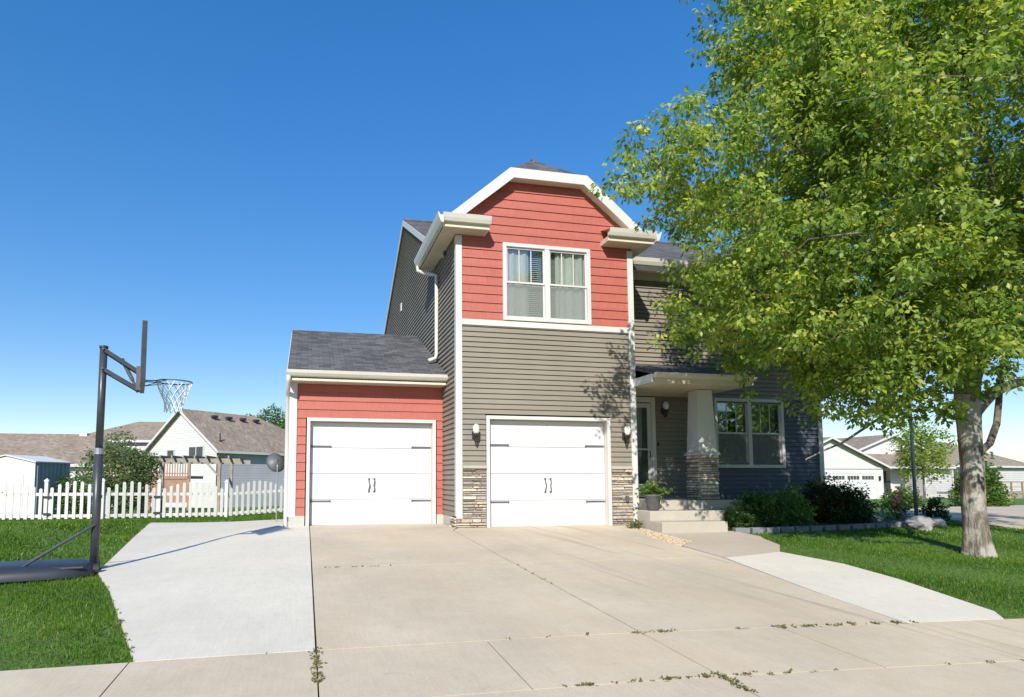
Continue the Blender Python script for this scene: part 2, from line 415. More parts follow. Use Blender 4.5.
def holes(a, b, rects, z):
    segs = [(a, b)]
    for x0, x1, za, zb in rects:
        if za <= z <= zb:
            n = []
            for s0, s1 in segs:
                if x1 <= s0 or x0 >= s1: n.append((s0, s1)); continue
                if x0 > s0: n.append((s0, x0))
                if x1 < s1: n.append((x1, s1))
            segs = n
    return segs
GX0, GX1, GY0 = 2.87, 6.63, 11.72
UW = (3.86, 5.64, 4.16, 5.66); RD = (3.51, 6.0, 0, 2.13)   # upper window, right garage door opening
def rake(z):   # red gable outline (roof underside)
    k = max(0, (z-5.83)/.86)
    return GX0+max(0, k-.30), GX1-max(0, k-.34)
def sp_red(z):
    a, b = rake(z); return holes(a, b, [UW], z)
lap('red_gable_siding', M['red'], (0, GY0, 0), (1,0,0), (0,-1,0), 4.09, 7.10, .18, sp_red, d=.022)
lap('taupe_front_siding', M['taupe'], (0, GY0, 0), (1,0,0), (0,-1,0), 1.21, 3.99, .102, lambda z: holes(GX0, GX1, [(3.43, 6.08, 0, 2.21)], z))
# left side wall of gabled mass + main house gable end (plane X=2.87)
RY, RZ, SL = 18.44, 8.84, .533
def side_span(z):
    if z < 5.88: return [(GY0, 24.0)]
    a = RY-(RZ-z)/SL; return [(max(a, GY0), RY+(RZ-z)/SL)]
lap('taupe_side_siding', M['taupe'], (GX0, 0, 0), (0,1,0), (-1,0,0), .24, 8.7, .102, side_span)
lap('taupe_return_siding', M['taupe'], (GX1, 0, 0), (0,1,0), (1,0,0), 0, 5.9, .102, lambda z: [(GY0, 13.0)])
LW = (9.48, 11.22, 1.30, 2.82); UW2 = (9.48, 11.22, 4.2, 5.6); FD = (7.02, 7.86, .53, 2.84)
lap('taupe_wing_siding', M['taupe'], (0, 13.0, 0), (1,0,0), (0,-1,0), .12, 5.85, .102, lambda z: ([(GX1, 9.25)] if z < 2.87 else [(GX1, 12.36)]) if not (4.2 < z < 5.6 or .53 < z < 2.84) else holes(GX1, 9.25 if z < 2.87 else 12.36, [UW2, FD], z), d=.036)
lap('lower_bay_siding', M['bay_dark'], (0, 13.0, 0), (1,0,0), (0,-1,0), .12, 2.876, .102, lambda z: holes(9.25, 12.36, [LW], z), d=.036)  # carries the wing wall on in the darker, bluer tone
lap('taupe_end_siding', M['taupe'], (12.36, 0, 0), (0,1,0), (1,0,0), .12, 8.7, .102, lambda z: [(13.0, 24.0)] if z < 5.88 else [(RY-(RZ-z)/SL, RY+(RZ-z)/SL)])
MB().quad((2.88, 23.9, -.5), (12.35, 23.9, -.5), (12.35, 23.9, 5.9), (2.88, 23.9, 5.9)).build('rear_wall', M['taupe'], house)
# left single garage (set back)
LY, LX0 = 12.98, -.30
LD = (.09, 2.63, 0, 2.14)
lap('red_garage_siding', M['red'], (0, LY, 0), (1,0,0), (0,-1,0), .22, 3.0, .18, lambda z: holes(LX0, GX0, [(.0, 2.72, 0, 2.23)], z), d=.022)
lap('garage_side_siding', M['taupe'], (LX0, 0, 0), (0,1,0), (-1,0,0), .2, 4.7, .102, lambda z: [(LY, 19.4)] if z < 3.0 else [(LY+(z-3.0)/.457, 19.4-(z-3.0)/.457)])
MB().quad((LX0, 19.3, -.5), (2.87, 19.3, -.5), (2.87, 19.3, 3.1), (LX0, 19.3, 3.1)).build('rear_wall', M['taupe'], house)
# interior blocker floors/ceilings so no light leaks
mb = MB(); mb.box(LX0+.05, 2.8, LY+.2, 19.2, 2.95, 3.0); mb.box(2.95, 6.5, GY0+.2, 23.8, 3.0, 3.1); mb.box(6.6, 12.3, 13.2, 23.8, 3.0, 3.1); mb.box(2.95, 12.3, 13.2, 23.8, 5.86, 5.9); mb.box(2.95, 6.5, GY0+.2, 13.3, 5.9, 5.95)
mb.build('interior_floor', M['interior'], house)
# foundation
mb = MB(); mb.box(LX0-.01, .0, LY-.03, LY+.1, -.3, .22); mb.box(2.72, 2.86, LY-.03, LY+.1, -.3, .22); mb.box(LX0-.012, LX0+.1, LY+.1, 19.3, -.4, .2)
mb.box(GX0-.012, GX0+.1, 12.1, LY-.03, -.2, .24); mb.build('foundation', M['found'], house)
mb = MB(); mb.box(GX1, 12.35, 13.005, 13.1, -.4, .12); mb.box(12.25, 12.37, 13.1, 24, -.5, .12)
mb.build('foundation', M['found'], house)

def ledge(mb, p0, ux, nrm, w, z0, z1, seed=1, d0=.03):
    rd = random.Random(seed); p0 = Vector(p0); ux = Vector(ux); nrm = Vector(nrm); z = z0
    while z < z1-.01:
        hh = min(rd.choice([.03, .04, .05, .06, .075]), z1-z)
        if z1-z-hh < .03: hh = z1-z
        u = 0
        while u < w-1e-3:
            L = rd.uniform(.07, .30)
            if w-u-L < .07: L = w-u
            d = d0+rd.uniform(0, .035); mb.tint = rd.random(); g = .004
            a = p0+ux*(u+g)+Vector((0, 0, z+g)); b = ux*(L-2*g); c = Vector((0, 0, hh-2*g)); e = 0.008
            o = nrm*d
            P = [a, a+b, a+b+c, a+c]
            Q = [a+ux*e+o+Vector((0,0,e)), a+b-ux*e+o+Vector((0,0,e)), a+b+c-ux*e+o-Vector((0,0,e)), a+c+ux*e+o-Vector((0,0,e))]
            Q = [q+nrm*rd.uniform(-.006, .006) for q in Q]
            fl = ux.cross(Vector((0,0,1))).dot(nrm) < 0
            fs = [(4,5,6,7), (0,1,5,4), (1,2,6,5), (2,3,7,6), (3,0,4,7)]
            mb.add(P+Q, [f[::-1] for f in fs] if fl else fs); u += L
        z += hh
def stone_part(specs, cap, parent=house, name='stone_veneer'):
    mb = MB()
    for i, (p0, ux, n, w, z0, z1) in enumerate(specs): ledge(mb, p0, ux, n, w, z0, z1, i*7+int(p0[0]*10)+3)
    o = mb.build(name, M['stone'], parent)
    for b in cap: MB().box(*b).build('stone_cap', M['step'], o, bevel=.006)
    return o
stone_part([((2.965, GY0, 0), (1,0,0), (0,-1,0), .475, .20, 1.16), ((2.84, GY0-.02, 0), (1,0,0), (0,-1,0), .58, -.03, .20),
            ((2.84, GY0+.42, 0), (0,-1,0), (-1,0,0), .44, -.03, .22)], [(2.965, 3.44, GY0-.075, GY0+.02, 1.16, 1.215)])
stone_part([((6.07, GY0, 0), (1,0,0), (0,-1,0), .465, -.03, 1.16)], [(6.07, 6.53, GY0-.075, GY0+.02, 1.16, 1.215)])
MB().box(2.95, 3.44, GY0+.003, GY0+.05, -.1, 1.2).build('sheathing', M['found'], house); MB().box(6.07, 6.58, GY0+.003, GY0+.05, -.1, 1.2).build('sheathing', M['found'], house)

def trim(*bs, name='corner_trim', mat='white', parent=house, bevel=.004):
    for b in bs: MB().box(*b).build(name, M[mat], parent, bevel=bevel)
trim((GX0-.03, GX0+.09, GY0-.036, GY0+.002, .20, 5.78), (GX0-.034, GX0-.0285+.003, GY0-.033, GY0+.10, .24, 5.78), (GX1-.09, GX1+.034, GY0-.036, GY0+.1, .06, 5.74),
     (12.27, 12.394, 12.962, 13.1, .1, 5.8), (LX0-.034, LX0+.12, LY-.036, LY+.1, .2, 2.95))
trim((GX0+.091, GX1-.091, GY0-.034, GY0+.01, 3.985, 4.10), name='band_board')

def gdoor(x0, x1, ztop, Y, rec=.11):
    # casing
    cw = .068
    mb = MB(); mb.box(x0-cw, x0, Y-.045, Y+.05, 0.0, ztop+cw); mb.box(x1, x1+cw, Y-.045, Y+.05, 0.0, ztop+cw); mb.box(x0, x1, Y-.045, Y+.05, ztop, ztop+cw)
    mb.build('door_casing', M['white'], house, bevel=.005)
    mb = MB(); mb.box(x0-.01, x0+.004, Y+.05, Y+rec+.05, 0, ztop); mb.box(x1-.004, x1+.01, Y+.05, Y+rec+.05, 0, ztop); mb.box(x0, x1, Y+.05, Y+rec+.05, ztop-.004, ztop+.02)
    mb.build('door_jamb', M['cream'], house)
    d = MB(); yd = Y+rec; n = 4; hh = (ztop-.02)/n; w = x1-x0
    for i in range(n):
        z0, z1 = .015+i*hh, .015+(i+1)*hh-.006
        d.box(x0+.006, x1-.006, yd, yd+.045, z0, z1)
    o = d.build('garage_door', M['door_white'], house, bevel=.005)
    p = MB()      # shallow raised vertical boards of the carriage pattern
    for i in range(n):
        z0, z1 = .015+i*hh, .015+(i+1)*hh-.006
        for j in range(8):
            a = x0+.03+j*(w-.06)/8; p.box(a+.012, a+(w-.06)/8-.012, yd-.0035, yd+.01, z0+.03, z1-.03)
    p.build('raised_panel', M['door_white'], o, bevel=.003)
    for sx in (0, 1):
        for z in (1.63, .505):
            hg = MB(); L = .40; a = x0+.015 if sx == 0 else x1-.015-L
            hg.box(a, a+L, yd-.012, yd-.003, z-.017, z+.017); k = a+L if sx == 0 else a
            hg.lathe((k, yd-.008, z), [(0.001, -.024), (.016, -.018), (.02, 0), (.016, .018), (.001, .024)], 8)
            hg.build('hinge', M['iron'], o)
        xc = (x0+x1)/2+(-.055 if sx == 0 else .055)
        hd = MB(); hd.tube([(xc, yd-.005, .70), (xc-.008*(1-2*sx), yd-.04, .74), (xc+.012*(1-2*sx), yd-.05, .83), (xc-.008*(1-2*sx), yd-.04, .92), (xc, yd-.005, .96)], [.012, .010, .012, .010, .012], 6)
        hd.box(xc-.02, xc+.02, yd-.012, yd-.002, .68, .72).box(xc-.02, xc+.02, yd-.012, yd-.002, .94, .98)
        hd.build('handle', M['iron'], o)
    MB().box(x0+.006, x1-.006, yd-.01, yd+.03, -.0, .016).build('bottom_seal', M['dark'], o)
    MB().box(x0-.3, x1+.3, yd+.06, yd+.08, 0, ztop+.3).build('backing', M['interior'], house)
gdoor(LD[0], LD[1], LD[3], LY); gdoor(RD[0], RD[1], RD[3], GY0)

def window(x0, x1, z0, z1, Y, parent, kind='light', cw=.075, muntin=True):
    """double unit, each half a sash over a sash"""
    fr = MB(); xm = (x0+x1)/2
    fr.box(x0-cw, x0, Y-.05, Y+.06, z0-cw, z1+cw); fr.box(x1, x1+cw, Y-.05, Y+.06, z0-cw, z1+cw)
    fr.box(x0, x1, Y-.05, Y+.06, z1, z1+cw); fr.box(x0, x1, Y-.06, Y+.06, z0-cw, z0); fr.box(xm-.05, xm+.05, Y-.045, Y+.06, z0, z1)
    W = fr.build('window', M['white'], parent, bevel=.004)
    zm = z0+(z1-z0)*.5
    for a, b in ((x0, xm-.05), (xm+.05, x1)):
        s = MB()
        for za, zb, y in ((zm-.02, z1, Y-.01), (z0, zm+.02, Y+.015)):
            s.box(a, a+.03, y, y+.03, za, zb); s.box(b-.03, b, y, y+.03, za, zb); s.box(a+.03, b-.03, y, y+.03, za, za+.035); s.box(a+.03, b-.03, y, y+.03, zb-.035, zb)
        if muntin:
            for k in (1, 2):
                xx = a+.03+(b-a-.06)*k/3; s.box(xx-.009, xx+.009, Y+.008, Y+.02, zm+.015, z1-.035)
        s.build('sash', M['white'], W)
        g = MB(); g.box(a+.03, b-.03, Y+.012, Y+.016, zm+.015, z1-.035)
        g.build('pane', M['glass'], W)
        g = MB(); g.box(a+.03, b-.03, Y+.030, Y+.034, z0+.035, zm-.015)
        g.build('pane', M['glass_dk'] if kind == 'dark' else M['glass'], W)
        sc_ = MB(); sc_.box(a+.03, b-.03, Y+.004, Y+.006, z0+.035, zm-.015); sc_.build('insect_screen', M['mesh'], W)
        bl = MB(); zz = z0+.02
        while zz < z1-.03:
            bl.quad((a+.01, Y+.12, zz), (b-.01, Y+.12, zz), (b-.01, Y+.142, zz+.022), (a+.01, Y+.142, zz+.022)); zz += .042
        if kind == 'light': bl.build('blind', M['blind'], W)
        cu = MB()
        spans = {'light': [(a, a+(b-a)*.62)] if a == x0 else [(a+(b-a)*.2, b)], 'dark': [(a, a+(b-a)*.40), (a+(b-a)*.72, b)] if a == x0 else [(a+.02, b-.02)]}[kind]
        for c0, c1 in spans:
            n = 60; P = []
            for i in range(n+1):
                u = i/n; x = c0+(c1-c0)*u; y = Y+(.085 if kind == 'light' else .11)+.018*math.sin(u*46*(c1-c0)+3*math.sin(u*5))
                P += [(x, y, z0), (x, y-.004, z1)]
            cu.add(P, [(2*i, 2*i+2, 2*i+3, 2*i+1) for i in range(n)])
        cu.build('curtain', M['curtain'] if kind == 'light' else M['curtain_g'], W, smooth=True)
    rm = MB(); rm.quad((x0-.1, Y+.9, z0-.2), (x1+.1, Y+.9, z0-.2), (x1+.1, Y+.9, z1+.2), (x0-.1, Y+.9, z1+.2))
    rm.box(x0-.12, x0-.02, Y+.07, Y+.9, z0-.2, z1+.2); rm.box(x1+.02, x1+.12, Y+.07, Y+.9, z0-.2, z1+.2); rm.box(x0, x1, Y+.07, Y+.9, z1+.03, z1+.1); rm.box(x0, x1, Y+.07, Y+.9, z0-.1, z0-.03)
    rm.build('room', M['interior'], W)
    return W
window(UW[0]+.02, UW[1]-.02, UW[2]+.03, UW[3]-.03, GY0, house, 'light')
window(*LW[:2], LW[2], LW[3]-.02, 13.0, house, 'dark')
window(*UW2, 13.0, house, 'dark')

# front door (storm door + casing)
fd = MB(); x0, x1 = FD[0], FD[1]; Y = 13.0
fd.box(x0-.02, x0+.06, Y-.04, Y+.05, .53, 2.84); fd.box(x1-.1, x1, Y-.05, Y+.05, .53, 2.84); fd.box(x0+.06, x1-.1, Y-.05, Y+.05, 2.72, 2.84)
fd.build('door_casing', M['white'], house, bevel=.004)
fd = MB(); fd.box(x0+.06, x0+.14, Y-.02, Y+.01, .55, 2.70); fd.box(x1-.19, x1-.1, Y-.02, Y+.01, .55, 2.70); fd.box(x0+.14, x1-.19, Y-.02, Y+.01, 2.60, 2.70); fd.box(x0+.14, x1-.19, Y-.02, Y+.01, .55, .85); fd.box(x0+.14, x1-.19, Y-.02, Y+.01, 1.62, 1.66)
sd = fd.build('front_door', M['white'], house, bevel=.003)
MB().box(x0+.14, x1-.19, Y-.006, Y-.002, .85, 1.62).box(x0+.14, x1-.19, Y-.006, Y-.002, 1.66, 2.6).build('pane', M['glass'], sd)
MB().box(x0+.06, x1-.1, Y+.06, Y+.1, .55, 2.70).build('inner_panel', M['screen'], sd)
MB().tube([(x1-.16, Y-.02, 1.60), (x1-.16, Y-.07, 1.58), (x1-.16, Y-.07, 1.48), (x1-.16, Y-.02, 1.46)], .01, 6).build('handle', M['iron'], sd)

# roofs ---------------------------------------------------------------
def slab(mb, pts, th=.09):      # roof plane: top polygon + thickness downwards
    mb.prism([(p[0], p[1], p[2]-th) for p in pts], (0, 0, th)); return mb
zr = lambda y: RZ-(RY-y)*SL
ex0, ex1 = 2.815, 12.68
mb = MB(); slab(mb, [(ex0, 12.62, zr(12.62)+.05), (ex1, 12.62, zr(12.62)+.05), (ex1, RY, RZ+.05), (ex0, RY, RZ+.05)]); slab(mb, [(ex0, RY, RZ+.05), (ex1, RY, RZ+.05), (ex1, 24.3, zr(12.62)+.05), (ex0, 24.3, zr(12.62)+.05)])
main_roof = mb.build('main_roof', M['shingle'], house)
MB().tube([(ex0, RY, RZ+.05), (ex1, RY, RZ+.05)], .05, 6).build('ridge_cap', M['shingle'], main_roof)
# white rake boards on the left gable end
mb = MB()
for ya, za, yb, zb in ((12.75, zr(12.75), RY, RZ), (RY, RZ, 24.2, zr(12.7))):
    mb.prism([(ex0-.02, ya, za-.13), (ex0-.02, yb, zb-.13), (ex0-.02, yb, zb+.045), (ex0-.02, ya, za+.045)], (.03, 0, 0))
mb.build('rake_board', M['white'], house)
MB().prism([(ex0, 12.8, zr(12.8)-.05), (ex0, RY, RZ-.05), (ex0, 24, zr(12.8)-.05), (2.9, 24, zr(12.8)-.05), (2.9, RY, RZ-.05), (2.9, 12.8, zr(12.8)-.05)][:0] or [(ex0, 12.8, zr(12.8)-.06), (2.9, 12.8, zr(12.8)-.06), (2.9, RY, RZ-.06), (ex0, RY, RZ-.06)], (0, 0, .01)).build('rake_soffit', M['cream'], house)
# gable mass roof: ridge along Y at XC, clipped peak
XC = (GX0+GX1)/2-.01; ZE = 5.95; k = .86
el, er = 2.50, 6.98; zt = 7.14; xl = el+(zt-ZE)/k+.03; xr = er-(zt-ZE)/k-.03
zR = ZE+(XC-el)*k; yt = 12.38; f0 = 11.40; fr = 11.52; back = 17.0
tl = (xl, fr, ZE+(xl-el)*k); tr_ = (xr, fr, ZE+(er-xr)*k)
mb = MB()
slab(mb, [(el, fr, ZE), tl, (XC, yt, zR), (XC, back, zR), (el, 13.95, ZE)], .05)
mb2 = MB(); slab(mb2, [(er, fr, ZE), (er, 13.2, ZE), (XC, back, zR), (XC, yt, zR), tr_], .05)
gr = mb.build('gable_roof', M['shingle_s'], house); mb2.build('gable_roof', M['shingle_s'], house)
mb = MB(); slab(mb, [tl, tr_, (XC, yt, zR)], .05); mb.build('gable_roof_hip', M['shingle'], house)
mb = MB(); mb.tube([(XC, yt-.02, zR+.01), (XC, 16.8, zR+.01)], .04, 6); mb.build('ridge_cap', M['shingle_s'], house)
# rake fascia (white) in one continuous folded board
def rakepoly(inner):
    d = inner
    return [(el+.25+d*.0, ZE+.21-d*.62), None]
def fascia_seg(a, b, wa=.2, y=f0, t=.045, name='rake_fascia'):
    # a,b outer top line points (x,z); board hangs wa below measured vertically
    return [(a[0], y, a[1]), (b[0], y, b[1]), (b[0], y, b[1]-wa), (a[0], y, a[1]-wa)]
mb = MB()
A = (el+.08, ZE+.08*k+.01); B_ = (xl, tl[2]+.01); C_ = (xr, tr_[2]+.01); D_ = (er-.08, ZE+.08*k+.01)
IB = (xl+.075, tl[2]-.19); IC = (xr-.075, tr_[2]-.19); IA = (el+.22+.30, ZE+.19-.01); ID = (er-.52, ZE+.19-.01)
for P in ([A, B_, IB, (A[0]+.24, A[1]-.03)], [B_, C_, IC, IB], [C_, D_, (D_[0]-.24, D_[1]-.03), IC]):
    mb.prism([(q[0], fr-.045, q[1]) for q in P], (0, .045, 0))
mb.build('rake_fascia', M['white'], house)
# underside soffit of rake, between fascia and wall
mb = MB()
for p, q in (((A[0]+.1, A[1]-.09), (IB[0]-.02, IB[1]+.02)), ((IB[0]-.02, IB[1]+.015), (IC[0]+.02, IC[1]+.015)), ((IC[0]+.02, IC[1]+.02), (D_[0]-.1, D_[1]-.09))):
    mb.prism([(p[0], fr, p[1]), (q[0], fr, q[1]), (q[0], GY0+.05, q[1]), (p[0], GY0+.05, p[1])], (0, 0, .02))
mb.build('rake_soffit', M['cream'], house)
# eave returns
def eave_return(xa, xb, side):
    b = MB(); zt_, zb_ = 6.01, 5.86
    b.box(xa, xb, f0-.03, GY0-.005, 5.80, 5.90)
    o = b.build('eave_return', M['cream'], house, bevel=.004)
    g = MB(); prof = [(0, 5.885), (-.07, 5.89), (-.10, 5.95), (-.125, 6.03), (-.105, 6.03), (-.09, 5.97), (-.0, 5.965)]
    g.prism([(xa-.01, f0-.03+y, z) for y, z in prof], (xb-xa+.02, 0, 0)); g.build('gutter', M['gutter'], o)
    s = MB(); s.quad((xa, f0-.12, 6.02), (xb, f0-.12, 6.02), (xb, GY0, 6.13), (xa, GY0, 6.13)); s.build('return_flashing', M['gutter'], o)
    v = MB(); n = int((xb-xa)/.045)
    for i in range(n): v.box(xa+.02+i*.045, xa+.04+i*.045, f0+.0, GY0-.03, 5.792, 5.801)
    v.build('soffit_vent', M['found'], o)
eave_return(el, 3.44, 0); eave_return(5.95, er, 1)
# left side eave: soffit + gutter + downspout
trim((el, GX0-.03, GY0-.005, 13.95, 5.80, 5.86), name='eave_soffit', mat='cream')
trim((GX1+.03, er, GY0-.005, 12.9, 5.80, 5.86), name='eave_soffit', mat='cream')
mb = MB(); mb.prism([(el+x, f0-.14, z) for x, z in [(0, 5.83), (-.05, 5.84), (-.09, 5.93), (-.115, 6.03), (-.095, 6.03), (-.07, 5.98), (0, 5.98)]], (0, 13.98-f0+.14, 0))
mb.box(el-.003, el+.02, f0, 13.95, 5.80, 6.0); mb.build('gutter', M['gutter'], house)
mb = MB(); mb.prism([(er-x, f0-.14, z) for x, z in [(0, 5.83), (-.05, 5.84), (-.09, 5.93), (-.115, 6.03), (-.095, 6.03), (-.07, 5.98), (0, 5.98)]], (0, 1.5, 0))
mb.build('gutter', M['gutter'], house)
mb = MB()
mb.tube([(el-.04, 13.85, 5.85), (el-.04, 13.85, 5.74), (el+.10, 13.7, 5.64), (GX0-.16, 13.5, 5.56), (GX0-.07, 13.38, 5.50), (GX0-.07, 13.38, 3.72), (GX0-.1, 13.36, 3.62), (GX0-.26, 13.3, 3.55)], .042, 8)
mb.build('downspout', M['gutter'], house, smooth=True)
MB().box(GX0-.045, GX0-.02, 18.86, 19.06, 6.18, 6.42).build('wall_vent', M['white'], house)
# main eave right of gable
trim((er-.35, 12.66, 12.66, 12.98, 5.76, 5.82), name='eave_soffit', mat='cream')
mb = MB(); mb.prism([(er-.3, 12.66+y, z) for y, z in [(0, 5.78), (0, 5.98), (-.02, 5.98), (-.12, 5.98), (-.1, 5.9), (-.06, 5.83), (-.02, 5.8)]], (5.95, 0, 0)); mb.build('gutter', M['gutter'], house)
trim((GX1+.02, 12.3, 12.955, 12.99, 5.60, 5.76), name='frieze_board', mat='cream')
# left garage roof
G0, GR, GS = 12.60, 16.1, .457; gz = 3.15
mb = MB(); slab(mb, [(-.37, G0, gz), (2.85, G0, gz), (2.85, GR, gz+(GR-G0)*GS), (-.37, GR, gz+(GR-G0)*GS)], .07); slab(mb, [(-.37, GR, gz+(GR-G0)*GS), (2.85, GR, gz+(GR-G0)*GS), (2.85, 19.7, gz), (-.37, 19.7, gz)], .07)
mb.build('garage_roof', M['shingle'], house)
mb = MB(); zz = gz+(GR-G0)*GS
mb.prism([(-.39, G0, gz-.2), (-.39, GR, zz-.2), (-.39, GR, zz-.07), (-.39, G0, gz-.07)], (.05, 0, 0)); mb.prism([(-.39, GR, zz-.2), (-.39, 19.7, gz-.2), (-.39, 19.7, gz-.07), (-.39, GR, zz-.07)], (.05, 0, 0))
mb.build('rake_board', M['white'], house)
mb = MB(); mb.prism([(-.39, G0+y, z) for y, z in [(0, 2.98), (0, 3.12), (-.02, 3.12), (-.125, 3.11), (-.11, 3.05), (-.07, 3.0), (-.03, 2.985)]], (3.30, 0, 0)); mb.build('gutter', M['gutter'], house)
trim((-.37, GX0-.03, G0-.004, LY-.002, 2.91, 2.965), name='eave_soffit', mat='cream')
mb = MB()
for i in range(int(3.1/.06)): mb.box(-.34+i*.06, -.315+i*.06, G0+.03, LY-.06, 2.904, 2.911)
mb.build('soffit_vent', M['found'], house)
mb = MB(); mb.tube([(-.35, G0-.06, 3.0), (-.35, G0-.04, 2.9), (-.37, LY-.05, 2.70), (-.37, LY+.06, 2.6), (-.37, LY+.06, -.05), (-.38, LY-.1, -.1)], .045, 8); mb.build('downspout', M['white'], house, smooth=True)

# porch -----------------------------------------------------------------
PZ = .53
MB().box(GX1+.03, 8.78, 11.3, 12.97, -.3, PZ).build('porch_slab', M['step'], house, bevel=.012)
MB().box(6.40, 8.0, 10.82, 11.296, -.3, .35).build('step', M['step'], house, bevel=.012)
MB().box(6.39, 7.75, 10.40, 10.816, -.3, .17).build('step', M['step'], house, bevel=.012)
# column: stone base + tapered white shaft
cx, cy = 8.27, 11.86
bw = .205; sp = []
for p0, ux, n in (((cx-bw, cy-bw, 0), (1,0,0), (0,-1,0)), ((cx-bw, cy+bw, 0), (0,-1,0), (-1,0,0)), ((cx+bw, cy-bw, 0), (0,1,0), (1,0,0))): sp.append((p0, ux, n, 2*bw, PZ, 1.47))
col = stone_part(sp, [], name='porch_column')
MB().box(cx-bw+.01, cx+bw-.01, cy-bw+.01, cy+bw-.01, PZ, 1.46).build('column_core', M['found'], col)
def frus(mb, c, w0, w1, z0, z1):
    P = [(c[0]-w0, c[1]-w0, z0), (c[0]+w0, c[1]-w0, z0), (c[0]+w0, c[1]+w0, z0), (c[0]-w0, c[1]+w0, z0), (c[0]-w1, c[1]-w1, z1), (c[0]+w1, c[1]-w1, z1), (c[0]+w1, c[1]+w1, z1), (c[0]-w1, c[1]+w1, z1)]
    mb.add(P, [(0,3,2,1),(4,5,6,7),(0,1,5,4),(1,2,6,5),(2,3,7,6),(3,0,4,7)]); return mb
m_ = MB(); frus(m_, (cx, cy), .265, .24, 1.462, 1.53); frus(m_, (cx, cy), .215, .17, 1.532, 2.85); m_.build('column_shaft', M['white'], col, bevel=.004)
# porch roof: shed roof rising to the wall, white gutter, cream ceiling
pr0, prx = 11.02, 8.92
mb = MB(); slab(mb, [(GX1+.02, pr0, 3.06), (prx, pr0, 3.06), (prx, 12.98, 3.62), (GX1+.02, 12.98, 3.62)], .04); mb.build('porch_roof', M['shingle'], house)
MB().box(GX1+.036, prx-.02, pr0+.03, 12.955, 2.86, 2.90).build('porch_ceiling', M['cream'], house)
MB().prism([(prx-.03, pr0+.02, 2.86), (prx-.03, 12.95, 2.86), (prx-.03, 12.95, 3.57), (prx-.03, pr0+.02, 3.05)], (.028, 0, 0)).build('porch_cheek', M['taupe'], house)
mb = MB(); mb.box(GX1+.04, prx, pr0, pr0+.028, 2.85, 3.01); mb.build('porch_fascia', M['cream'], house)
mb = MB(); mb.prism([(GX1+.05, pr0+y, z) for y, z in [(-.002, 2.95), (-.002, 3.05), (-.115, 3.045), (-.095, 2.99), (-.05, 2.955)]], (prx-GX1-.03, 0, 0)); mb.build('gutter', M['gutter'], house)
MB().box(GX1-.02, GX1+.05, pr0+.0, GY0-.04, 2.86, 3.02).build('gutter_end', M['white'], house)

def sconce(x, z, Y, s=1.0):
    r = MB(); r.box(x-.05*s, x+.05*s, Y-.02, Y, z-.12*s, z+.02*s)
    r.tube([(x, Y-.02, z-.10*s), (x, Y-.07*s, z-.20*s), (x, Y-.13*s, z-.17*s), (x, Y-.13*s, z-.06*s)], .012*s, 6)
    for dx in (-1, 1): r.tube([(x+dx*.0, Y-.13*s, z-.2*s), (x+dx*.055*s, Y-.13*s, z-.05*s), (x+dx*.06*s, Y-.13*s, z+.01*s)], .010*s, 6)
    r.lathe((x, Y-.13*s, z-.06*s), [(.015*s, -.04), (.05*s, 0), (.06*s, .03*s)], 12)
    o = r.build('wall_lamp', M['dark'], house)
    MB().lathe((x, Y-.13*s, z-.035*s), [(.045*s, 0), (.06*s, .05*s), (.065*s, .14*s), (.045*s, .17*s), (.02*s, .19*s)], 14).build('lamp_shade', M['frost'], o, smooth=True)
sconce(3.20, 1.86, GY0-.03, 1.0); sconce(6.38, 1.88, GY0-.03, 1.0); sconce(8.07, 2.58, 12.98, 1.0)
MB().box(6.36, 6.43, GY0-.085, GY0-.03, .50, .62).build('outlet_cover', M['pot'], house, bevel=.005)
MB().box(7.90, 7.94, 12.955, 12.98, 1.72, 1.80).build('doorbell', M['dark'], house)
MB().tube([(8.6, RY-1.8, 7.8), (8.6, RY-1.8, 8.6)], .05, 8).build('vent_pipe', M['dark'], house)

# ------------------------------------------------------------------ vegetation helpers
def leaf_mesh(name, cen, n_per, spread, size, mat, parent, droop=.35, sizevar=.35, tint_fn=None, up=.55, seed=1, wr=.36, hi=.12):
    """clusters of folded leaf blades: cen (N,3); every leaf two triangles"""
    g = np.random.default_rng(seed); N = len(cen)*n_per
    c = np.repeat(cen, n_per, 0)
    off = g.normal(0, 1, (N, 3)); off /= np.linalg.norm(off, axis=1, keepdims=True)+1e-9
    rr = g.random((N, 1))**.5
    p = c+off*rr*np.array(spread)
    out = off*np.array([1, 1, .3]); out[:, 2] -= droop+g.normal(0, .25, N)
    d = out+g.normal(0, .35, (N, 3)); d /= np.linalg.norm(d, axis=1, keepdims=True)
    nrm = off*.5+g.normal(0, .45, (N, 3)); nrm[:, 2] += up
    nrm -= d*np.sum(nrm*d, 1, keepdims=True); nrm /= np.linalg.norm(nrm, axis=1, keepdims=True)+1e-9
    s = np.cross(d, nrm)
    L = size*(1+sizevar*g.normal(0, 1, (N, 1)).clip(-1.5, 1.5)); W = L*wr
    a = p; b = p+d*L*.45+s*W+nrm*L*.08; e = p+d*L; f = p+d*L*.45-s*W+nrm*L*.08
    Vv = np.stack([a, b, e, f], 1).reshape(-1, 3)
    base = np.arange(N)[:, None]*4
    Ff = np.concatenate([base+np.array([[0, 1, 2]]), base+np.array([[0, 2, 3]])], 1).reshape(-1, 3)
    ct = np.repeat(g.normal(0, .16, len(cen)), n_per)
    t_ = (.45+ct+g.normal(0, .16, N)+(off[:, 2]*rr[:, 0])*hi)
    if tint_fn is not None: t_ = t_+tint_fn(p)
    t_ = np.clip(t_, 0, 1); return np_mesh(name, Vv, Ff, mat, parent, np.repeat(t_, 2))

